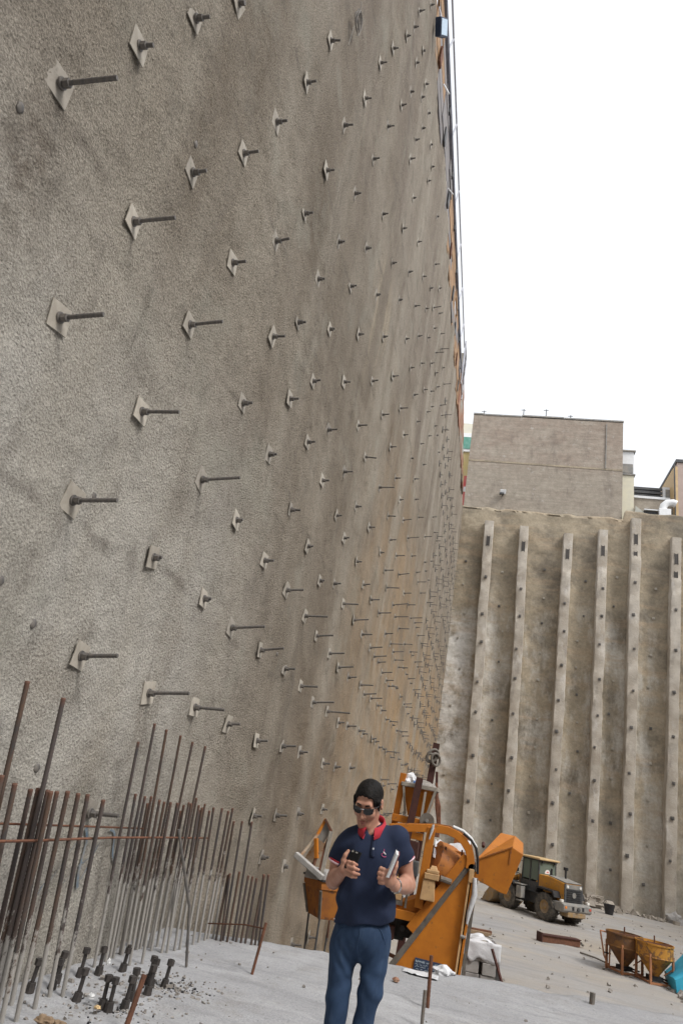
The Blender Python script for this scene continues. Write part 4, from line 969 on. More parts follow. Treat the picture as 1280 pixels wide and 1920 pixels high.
q = MB(); q.add([(v[0], v[1] + 1.2, v[2]) for v in vs], [(i * 4 + j, i * 4 + (j + 1) % 4, i * 4 + 4 + (j + 1) % 4, i * 4 + 4 + j) for i in range(N4 - 1) for j in range(4)]); q.build('arched_frame', M['orange_old'], pl_)
hose = [W(x + .075, 13.95, z + .085) for x, z in ((-.36, 1.30), (-.17, 1.26), (-.02, 1.17), (.08, 1.05), (.12, .9), (.13, .78), (.14, .64))]
MB().tube(hose, .028, 8).build('hose', M['white'], pl_, smooth=True)
MB().tube([(x + .015, y_ - .02, z - .035) for x, y_, z in hose[1:]], .024, 8).build('hose', M['black'], pl_, smooth=True)
MB().bar(W(-.67, 13.97, 1.30), W(-.755, 13.97, -.05), .15, .12, up=(0, 1, 0)).build('front_post', M['orange'], pl_, bevel=.01)
MB().tube([W(-.64, 13.88, 1.36), W(-.65, 13.88, 1.28), W(-.69, 13.88, 1.1)], [.02, .028, .012], 8).build('rag', M['plastic'], pl_, smooth=True)
for x in (-1.28, -.2): MB().bar(W(x, 15.2, 1.25), W(x - .1, 15.2, -2.4), .12, .12, up=(0, 1, 0)).build('rear_post', M['orange_old'], pl_, bevel=.008)
# trough
MB().prism([W(-1.5, 14.05, -.12), W(-1.13, 14.05, -.06), W(-.36, 14.05, .30), W(-.44, 14.05, -.02), W(-.70, 14.05, -.20), W(-1.5, 14.05, -.14)], (0, .9, 0)).build('trough', M['orange'], pl_, bevel=.01)
MB().box(W(-1.08, 14.02, -.215), (.86, .10, .15)).build('trough_beam', M['orange'], pl_, bevel=.01)
MB().box(W(-1.3, 14.03, .0), (.5, .04, .16)).build('trough_lip', M['rawsteel'], pl_)
# drum and chute within the arch
q = MB(); q.lathe([(.05, 0), (.40, .06), (.47, .45), (.40, .85), (.30, .9), (.05, .9)], 28); o = q.build('mixing_drum', M['orange_old'], pl_, smooth=True); o.location = W(.12, 14.62, .42); o.rotation_euler = (R(20), R(-68), 0)
for sgn in (-.18, .12): MB().bar(W(-.2 + sgn, 14.12, 1.02), W(-.18 + sgn, 14.12, .52), .03, .03, up=(0, 1, 0)).build('drum_rib', M['rust'], pl_)
MB().prism([W(-.62, 14.22, .98), W(.03, 14.22, .98), W(.03, 14.22, .55), W(-.28, 14.22, .28), (W(-.66, 14.22, .3))], (0, .04, 0)).build('chute_plate', M['orange_old'], pl_)
fl2 = MB(); n = 16; vs = []
for i in range(n + 1):
    for j in range(7):
        u, v = i / n, j / 6
        vs.append(W(-.60 + .66 * u, 14.08 + .35 * v, 1.12 - .30 * (1 - v) - .12 * math.sin(u * 4) + .07 * float(vnoise(u * 6, v * 4, 0, 3)) + .03 * float(vnoise(u * 17, v * 9, 0, 4))))
fl2.add(vs, [(i * 7 + j, (i + 1) * 7 + j, (i + 1) * 7 + j + 1, i * 7 + j + 1) for i in range(n) for j in range(6)])
o = fl2.build('film_cover', M['plastic'], pl_, smooth=True); s_ = o.modifiers.new('thick', 'SOLIDIFY'); s_.thickness = .006
 
# gear motor
q = MB(); q.box(W(-.61, 13.9, .28), (.26, .24, .34), None, .8).box(W(-.57, 13.9, .50), (.26, .24, .10)).box(W(-.56, 13.9, .58), (.22, .2, .06)).box(W(-.55, 13.9, .64), (.15, .16, .07), None, .6)
q.build('gear_motor', M['cream'], pl_, bevel=.012)
q = MB(); q.cyl(W(-.42, 13.9, .5), W(-.22, 13.95, .47), .05, 10); q.build('motor_shaft', M['rawsteel'], pl_)
MB().box(W(-1.18, 14.1, .18), (.20, .2, .36)).build('control_box', M['cream'], pl_, bevel=.01)
MB().tube([W(-.98, 14.0, .45), W(-.99, 14.0, -.1)], .022, 8).build('conduit', M['rawsteel'], pl_, smooth=True)
# engine under the trough and supports
q = MB(); q.box(W(-1.15, 14.5, -.48), (.36, .5, .36)); q.build('engine_block', M['dgrey'], pl_, bevel=.02)
q = MB()
for k in range(3): q.cyl(W(-1.0 + .12 * k, 14.1, -.44), W(-1.0 + .12 * k, 14.45, -.44), .055 , 12)
q.box(W(-.9, 14.4, -.44), (.42, .4, .30)); q.build('pump', M['black'], pl_, bevel=.01)
MB().box(W(-1.3, 14.2, -.55), (.32, .2, .22)).build('fuel_tank', M['darkred'], pl_, bevel=.02)
for a_, b_ in ((W(-.82, 14.3, -.6), W(-.93, 14.3, -2.4)), (W(-1.35, 14.3, -.6), W(-1.4, 14.3, -2.4))): MB().bar(a_, b_, .07, .07, up=(0, 1, 0)).build('support_leg', M['rust'], pl_)
MB().bar(W(-1.5, 14.25, -.85), W(-.8, 14.25, -.98), .08, .05).build('cross_brace', M['rust'], pl_)
q = MB(); q.bar(W(-1.9, 14.2, -2.38), W(.1, 14.2, -2.38), .14, .18); q.bar(W(-1.9, 15.3, -2.38), W(.1, 15.3, -2.38), .14, .18); q.build('skid_frame', M['rust'], pl_)
# raised skip bucket
Fp = [W(.17, 14.0, .90), W(.815, 14.0, 1.235), W(1.01, 14.0, 1.15), W(.76, 14.0, .45), W(.66, 14.0, .46), W(.15, 14.0, .61)]
Bp = [W(.62, 14.85, 1.43), W(.90, 14.85, 1.42), W(1.06, 14.85, 1.32), W(.85, 14.85, .62), W(.8, 14.85, .6), W(.35, 14.85, .75)]
q = MB(); q.add(Fp + Bp, [(0, 1, 2, 3, 4, 5), (11, 10, 9, 8, 7, 6)] + [(i, i + 6, (i + 1) % 6 + 6, (i + 1) % 6) for i in range(6)]); q.build('skip_bucket', M['orange'], pl_, bevel=.012)
MB().bar(W(.17, 13.985, .905), W(.815, 13.985, 1.24), .018, .02).build('bucket_seam', M['orange_old'], pl_)
MB().bar(W(.79, 13.99, 1.20), W(.775, 13.99, .95), .012, .02).build('bucket_crease', M['orange_old'], pl_)
MB().cyl(W(.13, 13.93, .76), W(.13, 14.2, .76), .075, 14).build('pivot', M['black'], pl_, smooth=True)
MB().box(W(.125, 13.92, .64), (.09, .06, .22)).build('pivot_bracket', M['cream'], pl_, bevel=.01)
MB().cyl(W(.30, 14.3, 1.14), W(.30, 14.4, 1.2), .03, 8).build('lug', M['darkred'], pl_)
# dark information plate low on the side plate; the print on it is too blurred to read, so only its pale lines are kept
q = MB(); q.prism([W(-.71, 13.985, -.81), W(-.235, 13.985, -.815), W(-.265, 13.985, -1.06), W(-.735, 13.985, -1.06)], (0, -.012, 0)); sg = q.build('info_plate', M['navyframe'], pl_, bevel=.003)
MW = flat('pale_print', (.42, .50, .58), .5)
for row, (z, h_, runs) in enumerate(((-.855, .034, ((0, .16), (.19, .06), (.33, .11))), (-.90, .014, ((0, .05), (.07, .05), (.14, .08), (.30, .04), (.36, .07))), (-.935, .014, ((0, .07), (.09, .1), (.22, .05), (.31, .1))), (-.97, .014, ((.02, .06), (.10, .04), (.17, .1))))):
    q = MB()
    for x0, ww in runs:
        x = x0
        while x < x0 + ww - .008:
            g_ = .008 + .008 * rng.random(); q.box(W(-.695 + x + g_ / 2, 13.970, z + .004 * rng.normal()), (g_, .003, h_ * (.55 + .45 * rng.random()))); x += g_ + .006
    q.build('print_line', MW, sg)

# ------------------------------------------------------------------ aggregate hopper tower behind the plant
ag = thing('aggregate_hopper', 'orange aggregate hopper on posts with two dark red steel beams rising behind the man', 'hopper', (-1.2, 17.0, FZ))
def V(x, y, z): return (x + 1.2, y - 17.0, z - FZ)
q = MB(); q.add([V(-1.56, 16.8, 1.99), V(-.82, 16.8, 1.99), V(-.82, 17.6, 1.99), V(-1.56, 17.6, 1.99), V(-1.40, 16.95, 1.40), V(-.95, 16.95, 1.40), V(-.95, 17.4, 1.40), V(-1.40, 17.4, 1.40)],
               [(0, 1, 5, 4), (1, 2, 6, 5), (2, 3, 7, 6), (3, 0, 4, 7), (4, 5, 6, 7), (0, 3, 2, 1)])
q.build('bowl', M['orange'], ag)
q = MB()
for a_, b_ in (((-1.6, 16.77), (-.78, 16.77)), ((-1.6, 17.63), (-.78, 17.63))): q.bar(V(*a_, 2.04), V(*b_, 2.04), .07, .09)
for a_, b_ in (((-1.585, 16.81), (-1.585, 17.59)), ((-.795, 16.81), (-.795, 17.59))): q.bar(V(*a_, 2.04), V(*b_, 2.04), .07, .085)
q.build('rim', M['cement'], ag, bevel=.01)
MB().ell(V(-1.15, 17.2, 2.02), (.36, .36, .20), 18, 10).build('aggregate_heap', M['stone'], ag, smooth=True)
MB().bar(V(-.81, 16.75, 2.0), V(-.965, 16.8, 1.38), .06, .05, up=(0, 1, 0)).build('cream_strut', M['cement'], ag)
MB().bar(V(-1.55, 16.75, 1.99), V(-1.44, 16.8, 1.40), .05, .05, up=(0, 1, 0)).build('cream_strut', M['cement'], ag)
MB().bar(V(-1.60, 16.9, 2.27), V(-1.86, 16.9, -2.4), .14, .12, up=(0, 1, 0)).build('left_post', M['orange'], ag, bevel=.01)
MB().bar(V(-1.03, 16.7, 1.95), V(-1.16, 16.7, -.5), .05, .05, up=(0, 1, 0)).build('pale_post', M['cement'], ag)
for nm, a_, b_ in (('beam', (-.93, 17.15, 3.08), (-1.28, 17.15, -2.4)), ('beam', (-1.19, 16.6, 2.22), (-1.50, 16.6, -1.2))):
    q = MB(); q.bar(V(*a_), V(*b_), .13, .02, up=(0, 1, 0))
    for dy in (-.06, .06): q.bar(V(a_[0], a_[1] + dy, a_[2]), V(b_[0], b_[1] + dy, b_[2]), .15, .018, up=(0, 1, 0))
    q.build('steel_beam', M['darkred'], ag)
MB().bar(V(-.86, 17.3, 2.45), V(-.80, 17.3, 1.9), .06, .06, up=(0, 1, 0)).build('short_beam', M['darkred'], ag)
for z in (1.30, 1.02): MB().bar(V(-1.72, 16.72, z), V(-.98, 16.72, z - .02), .12, .15).build('cross_beam', M['orange'], ag, bevel=.01)
MB().box(V(-1.25, 16.8, .72), (.4, .3, .34)).build('winch_box', M['darkred'], ag, bevel=.01); MB().box(V(-1.25, 16.8, .35), (.5, .3, .3)).build('winch_motor', M['dgrey'], ag, bevel=.02)
q = MB(); q.lathe([(.03, -.04), (.14, -.05), (.16, -.05), (.14, -.02), (.14, .02), (.16, .05), (.14, .05), (.03, .04)], 24, (0, 0, 0), 'y'); o = q.build('pulley', M['rawsteel'], ag, smooth=True); o.location = V(-.92, 16.6, 1.36)
MB().cyl(V(-.92, 16.5, 1.36), V(-.92, 16.7, 1.36), .04, 10).build('pulley_pin', M['mgrey'], ag)
for x, z, r, a in ((-.98, 2.78, .12, 40), (-.90, 2.70, .11, -30), (-1.02, 2.72, .09, 70)):
    q = MB(); q.tube([(r * math.cos(t), 0, r * 1.3 * math.sin(t)) for t in np.linspace(0, 2 * math.pi, 16, endpoint=False)], .03, 8, closed=True)
    o = q.build('shackle', M['rawsteel'], ag, smooth=True, loc=V(x, 17.0, z)); o.rotation_euler = (R(10), R(a), R(30))
for k in range(3):
    o = MB().tube([V(-.84 + .03 * k, 17.25, 2.2 - .15 * k), V(-.78 + .04 * k, 17.2, 1.7), V(-.70 + .02 * k, 17.15, 1.35), V(-.76 + .05 * k, 17.1, 1.05)], .03, 7).build('slack_cable', M['rust'], ag, smooth=True)
crumple('cement_bag', (-1.43, 17.05, 2.12), (.17, .2, .16), M['plastic'], 'white crumpled bag on top of the orange aggregate hopper', 'bag', 41)
crumple('blue_bag', (-1.24, 16.86, 2.10), (.09, .1, .06), worn('blue_bag_print', (.06, .16, .42), (.3, .38, .5), 8), 'small blue and white bag beside the white bag on the aggregate hopper', 'bag', 42)

# ------------------------------------------------------------------ dirty hopper against the wall, left of the man
lh = thing('feed_hopper', 'rust-orange square feed hopper on thin legs with a cement-crusted frame beside the wall', 'hopper', (-1.93, 11.2, FZ), R(0))
a0 = R(-97)
def Rg(rad, z, k, da=0): a = a0 + da + k * math.pi / 2; return (rad * math.cos(a), rad * math.sin(a), z - FZ)
q = MB(); rings = [(.27, -.10), (.40, .28), (.42, .285), (.43, .40)]
vs = [Rg(r, z, k) for r, z in rings for k in range(4)]
q.add(vs, [(i * 4 + k, i * 4 + (k + 1) % 4, i * 4 + 4 + (k + 1) % 4, i * 4 + 4 + k) for i in range(3) for k in range(4)] + [(3, 2, 1, 0)])
q.build('bowl', M['orange_old'], lh, bevel=.006)
for k in range(4): MB().bar(Rg(.28, -.09, k), Rg(.41, .27, k), .035).build('corner_angle', M['rawsteel'], lh)
q = MB()
for k in range(4): q.bar(Rg(.435, .40, k), Rg(.435, .40, k + 1), .03, .025)
q.build('rim', M['black'], lh)
for k in range(4): MB().tube([Rg(.26, -.09, k), Rg(.20, -1.2, k), Rg(.22, -2.46, k)], .014, 8).build('leg', M['dgrey'], lh, smooth=True)
MB().tube([Rg(.22, -.1, 0, .6), Rg(.2, -.32, 0, .7)], .012, 6).build('gate_rod', M['rust'], lh)
def Lp(x, y, z): return (x + 1.93, y - 11.2, z - FZ)
MB().bar(Lp(-2.46, 10.85, .66), Lp(-1.98, 10.75, .44), .09, .08).build('crusted_bar', M['block'], lh, bevel=.012)
MB().box(Lp(-2.10, 10.98, .46), (.34, .3, .14), None, .9).build('crusted_block', M['block'], lh, bevel=.02)
MB().bar(Lp(-2.38, 10.9, .66), Lp(-2.19, 10.95, .98), .035).build('frame_bar', M['orange_dusty'], lh); MB().bar(Lp(-2.20, 10.95, .97), Lp(-2.12, 10.98, 1.20), .04).build('frame_bar', M['orange'], lh)
MB().prism([Lp(-2.205, 10.96, .94), Lp(-2.13, 10.97, 1.18), Lp(-2.01, 10.97, 1.06), Lp(-2.09, 10.96, .87)], (0, .025, 0)).build('flap_plate', M['mgrey'], lh)
MB().bar(Lp(-2.12, 10.94, 1.20), Lp(-1.995, 10.94, 1.05), .035).build('frame_bar', M['rust'], lh); MB().bar(Lp(-2.0, 10.94, 1.06), Lp(-2.06, 10.93, .80), .03).build('frame_bar', M['rust'], lh)
MB().bar(Lp(-1.995, 10.93, 1.05), Lp(-2.02, 10.85, .44), .05).build('frame_bar', M['cement'], lh); MB().bar(Lp(-2.05, 10.9, .80), Lp(-2.06, 10.82, .46), .025).build('frame_bar', M['rust'], lh)
MB().bar(Lp(-2.20, 10.9, .92), Lp(-2.14, 10.88, .66), .05).build('frame_bar', M['orange'], lh); MB().bar(Lp(-2.14, 10.9, .74), Lp(-2.18, 10.86, .5), .035).build('frame_bar', M['rust'], lh)
MB().prism([Lp(-2.36, 11.1, .62), Lp(-2.20, 11.1, .95), Lp(-2.06, 11.1, .84), Lp(-2.06, 11.1, .5)], (0, .02, 0)).build('back_plate', M['orange_dusty'], lh)

# ------------------------------------------------------------------ wheel loader
ld = thing('wheel_loader', 'dirty yellow wheel loader parked facing away with its dark rear grille towards the camera', 'wheel loader', (3.98, 41.6, FZ), R(131))
S = 1.0
def wheel(x, y_):
    wz = .62
    t = MB().lathe([(.30, -.20), (.42, -.235), (.55, -.235), (.60, -.21), (.60, .21), (.55, .235), (.42, .235), (.30, .20)], 40, (0, 0, 0), 'y')
    for k in range(20):
        for s in (-1, 1):
            a = 2 * math.pi * (k + (.5 if s > 0 else 0)) / 20; rot = Matrix.Rotation(-a, 3, 'Y') @ Matrix.Rotation(s * .45, 3, 'Z') if False else Matrix.Rotation(-a, 3, 'Y')
            t.box(rot @ Vector((.605, s * .115, 0)), (.05, .235, .085), rot)
    w_ = MB(); hub = MB().lathe([(.0, .16), (.10, .16), (.12, .12), (.24, .10), (.27, .15), (.31, .17), (.31, -.17), (.27, -.15), (.24, -.10), (.0, -.10)], 28, (0, 0, 0), 'y')
    e = D.objects.new('wheel', None); COL.objects.link(e); e.parent = ld; e.location = (x, y_, wz)
    if 'tyre' not in proto:
        o = t.build('tyre', M['tyre'], e, smooth=True); proto['tyre'] = o.data; o = hub.build('rim', M['rim'], e, smooth=True); proto['rimm'] = o.data
    else:
        for nm, k_ in (('tyre', 'tyre'), ('rim', 'rimm')):
            o = D.objects.new(nm, proto[k_]); COL.objects.link(o); o.parent = e
    if y_ < 0: e.rotation_euler = (0, 0, math.pi)
for x in (-1.3, 1.3):
    for y_ in (-.88, .88): wheel(x, y_)
q = MB(); q.prism([(-2.15, -.62, .95), (-2.15, -.62, 1.84), (-1.2, -.62, 1.98), (-.45, -.62, 1.98), (-.2, -.62, 1.55), (-.2, -.62, 1.2), (-.85, -.62, 1.25), (-1.05, -.62, .95)], (0, 1.24, 0)); q.build('hood', M['ylw'], ld, bevel=.035)
for s in (-1, 1):
    q = MB(); q.prism([(-2.0, .625 * s, 1.08), (-2.0, .625 * s, 1.72), (-1.25, .625 * s, 1.82), (-1.12, .625 * s, 1.08)], (0, .02 * s, 0)); q.build('side_panel', M['ylw'], ld, bevel=.01)
    q = MB(); q.prism([(-.6, .63 * s, 1.2), (-.75, .63 * s, 1.45), (-1.85, .63 * s, 1.42), (-1.98, .63 * s, 1.15), (-1.88, .63 * s, 1.15), (-1.78, .63 * s, 1.34), (-.82, .63 * s, 1.36), (-.7, .63 * s, 1.15)], (0, .48 * s, 0)); q.build('rear_fender', M['black'], ld, bevel=.01)
q = MB(); q.box((-1.6, 0, 1.95), (1.1, 1.15, .05), Matrix.Rotation(R(-7), 3, 'Y')); q.build('hood_top', M['mgrey'], ld, bevel=.015)
gq = MB(); gq.box((-2.16, 0, 1.40), (.05, 1.22, .86)); gr_ = gq.build('grille', M['dgrey'], ld, bevel=.015)
MB().box((-2.19, 0, 1.72), (.03, 1.2, .20)).build('light_bar', M['mgrey'], gr_, bevel=.01)
for k in range(6): MB().box((-2.195, 0, 1.05 + .10 * k), (.03, .98, .05)).build('slat', M['black'], gr_)
MB().lathe([(.0, -.005), (.13, -.005), (.13, .012), (.09, .012), (.09, .0), (0, .0)], 20, (0, 0, 0)).build('roundel', M['mgrey'], gr_, loc=(-2.225, 0, 1.36), rot=(0, R(-90), 0))
LM = flat('lamp_lens', (.75, .74, .70), .2)
for s in (-1, 1):
    MB().cyl((-2.20, .46 * s, 1.72), (-2.23, .46 * s, 1.72), .065, 14).build('headlight', LM, ld, smooth=True)
    MB().box((-2.18, .60 * s, 1.4), (.05, .10, .88)).build('corner_post', M['dgrey'], ld, bevel=.01)
q = MB(); q.prism([(-2.5, -1.0, .70), (-2.5, -1.0, .95), (-2.3, -1.0, 1.02), (-1.72, -1.0, 1.0), (-1.95, -1.0, .62), (-2.4, -1.0, .60)], (0, 2.0, 0)); q.build('counterweight', M['mgrey'], ld, bevel=.03)
q = MB(); q.box((-2.15, 0, .53), (.6, 1.25, .24)); q.build('lower_weight', M['rim'], ld, bevel=.04)
for s, mt in ((1, flat('amber_lens', (.75, .25, .05), .3)), (-1, flat('red_lens', (.55, .10, .07), .3))):
    MB().box((-2.51, .86 * s, .84), (.03, .13, .10)).build('tail_light', mt, ld, bevel=.008)
    MB().box((-2.28, .92 * s, 1.08), (.14, .16, .12)).build('marker_light', LM, ld, bevel=.015)
MB().cyl((-2.5, 0, .80), (-2.58, 0, .80), .09, 12).build('tow_pin', M['dgrey'], ld)
for y_ in (-.35, .35): MB().box((-2.51, y_, .82), (.02, .12, .16)).build('step_recess', M['black'], ld)
# frame and articulation
q = MB(); q.box((-.5, 0, .85), (1.7, .8, .6)); q.box((.75, 0, .85), (1.1, .75, .55)); q.cyl((.15, 0, .5), (.15, 0, 1.2), .18, 12); q.build('chassis', M['dgrey'], ld, bevel=.03)
for x in (-1.3, 1.3): MB().cyl((x, -.9, .62), (x, .9, .62), .16, 12).build('axle', M['dgrey'], ld)
# cab
q = MB()
for (x0, x1, y_) in ((-.42, -.38, .62), (.78, .70, .62), (.18, .18, .64)):
    for s in (-1, 1): q.bar((x0, y_ * s, 1.25), (x1, .60 * s, 2.62), .075, .075)
q.bar((-.40, -.6, 2.58), (-.40, .6, 2.58), .07).bar((.72, -.6, 2.58), (.72, .6, 2.58), .07).bar((-.42, -.6, 1.55), (-.42, .6, 1.55), .07)
cbm = q.build('cab_frame', M['dgrey'], ld, bevel=.008)
MB().box((.18, 0, 1.32), (1.25, 1.3, .5)).build('cab_floor', M['dgrey'], ld, bevel=.02)
gl = NT('cab_glass'); gl.b.inputs['Transmission Weight'].default_value = .55; gl.b.inputs['IOR'].default_value = 1.1; M['glass'] = gl.out((.30, .36, .31), .1)
MB().box((-.405, 0, 2.07), (.015, 1.14, .98)).build('rear_window', M['glass'], ld)
MB().box((.745, 0, 2.07), (.015, 1.14, .98)).build('windshield', M['glass'], ld)
for s in (-1, 1):
    MB().box((-.12, .618 * s, 2.1), (.5, .012, .9)).build('side_window', M['glass'], ld); MB().box((.47, .618 * s, 2.1), (.46, .012, .9)).build('side_window', M['glass'], ld)
q = MB(); q.box((.15, 0, .0), (.45, .5, .12)).box((-.04, 0, .35), (.12, .5, .65)); q.build('seat', M['black'], ld, bevel=.03, loc=(0, 0, 1.72))
MB().tube([(.6, .0, 1.55), (.52, 0, 1.95)], .03, 8).build('steering_column', M['black'], ld)
q = MB(); q.box((.18, 0, 2.68), (1.5, 1.5, .09)); q.build('cab_roof', M['ylwpale'], ld, bevel=.03); MB().box((.18, 0, 2.61), (1.3, 1.34, .05)).build('roof_lining', M['dgrey'], ld)
for x, y_ in ((-.5, .45), (-.5, -.45)): MB().box((x, y_, 2.55), (.08, .13, .11)).build('work_light', M['black'], ld, bevel=.01)
MB().add([(-.42, .20 * math.cos(t), 2.02 + .20 * math.sin(t)) for t in np.linspace(0, math.pi, 13)], [tuple(range(13))]).build('window_card', M['white'], ld)
MB().box((-.424, 0, 2.10), (.003, .14, .05)).build('card_mark', flat('card_red', (.6, .12, .12), .5), ld)
# stacks, mirrors, rails
q = MB(); q.cyl((-.95, .30, 1.95), (-.95, .30, 2.2), .07, 12).cyl((-.95, .30, 2.15), (-.98, .30, 2.34), .05, 12); q.build('exhaust', M['black'], ld)
q = MB(); q.cyl((-1.35, -.32, 1.95), (-1.35, -.32, 2.42), .05, 12).cyl((-1.35, -.32, 2.38), (-1.35, -.32, 2.52), .12, 14); q.build('air_intake', M['black'], ld)
for s in (-1, 1):
    q = MB(); q.box((.85, .98 * s, 2.25), (.05, .18, .32)); q.build('mirror', M['black'], ld, bevel=.01)
    MB().tube([(.75, .62 * s, 2.4), (.85, .95 * s, 2.42)], .015, 6).build('mirror_arm', M['black'], ld)
    MB().tube([(.75, .75 * s, 1.35), (.75, .78 * s, 1.75), (.95, .78 * s, 1.8), (1.2, .78 * s, 1.75), (1.25, .76 * s, 1.4)], .02, 6).build('handrail', M['dgrey'], ld, smooth=True)
    q = MB(); q.box((.55, .88 * s, 1.3), (.5, .45, .06)).box((.45, .98 * s, .95), (.35, .3, .55)).box((.45, 1.0 * s, .55), (.3, .25, .06)); q.build('step_box', M['mgrey'], ld, bevel=.02)
    q = MB(); q.prism([(.75, .66 * s, 1.28), (1.0, .66 * s, 1.40), (1.65, .66 * s, 1.38), (1.9, .66 * s, 1.2), (1.8, .66 * s, 1.18), (1.6, .66 * s, 1.31), (1.0, .66 * s, 1.33), (.82, .66 * s, 1.2)], (0, .46 * s, 0)); q.build('front_fender', M['dgrey'], ld, bevel=.01)
    q = MB(); q.tube([(.95, .42 * s, 1.65), (1.5, .42 * s, 1.45), (2.1, .42 * s, .85), (2.45, .42 * s, .45)], [.13, .15, .14, .11], 6); q.build('lift_arm', M['ylw'], ld)
    q = MB(); q.bar((1.05, .5 * s, .9), (1.9, .5 * s, 1.1), .1); q.build('lift_cylinder', M['rawsteel'], ld)
    MB().tube([(1.2, .55 * s, 1.4), (1.2, .6 * s, 1.85)], .02, 6).build('lamp_stalk', M['black'], ld); MB().box((1.2, .6 * s, 1.92), (.14, .2, .17)).build('front_lamp', M['black'], ld, bevel=.02)
q = MB(); q.box((1.0, 0, 1.35), (.35, .85, .8)); q.build('lift_tower', M['ylw'], ld, bevel=.02); MB().bar((1.1, 0, 1.7), (2.1, 0, 1.25), .14).build('tilt_link', M['ylw'], ld)
prof = [(2.35, 1.05), (2.28, .65), (2.34, .25), (2.55, .06), (3.15, .03), (3.15, .07), (2.6, .12), (2.42, .3), (2.37, .65), (2.43, 1.03)]
q = MB(); q.prism([(x, -1.15, z) for x, z in prof], (0, 2.3, 0))
for s in (-1, 1): q.prism([(2.35, 1.13 * s, 1.05), (2.3, 1.13 * s, .4), (2.55, 1.13 * s, .06), (3.15, 1.13 * s, .04), (2.9, 1.13 * s, .45)], (0, .03 * s, 0))
q.build('bucket', M['rim'], ld, bevel=.006)
for k in range(7): MB().box((3.2, -1.05 + .35 * k, .05), (.16, .08, .05)).build('tooth', M['dgrey'], ld)

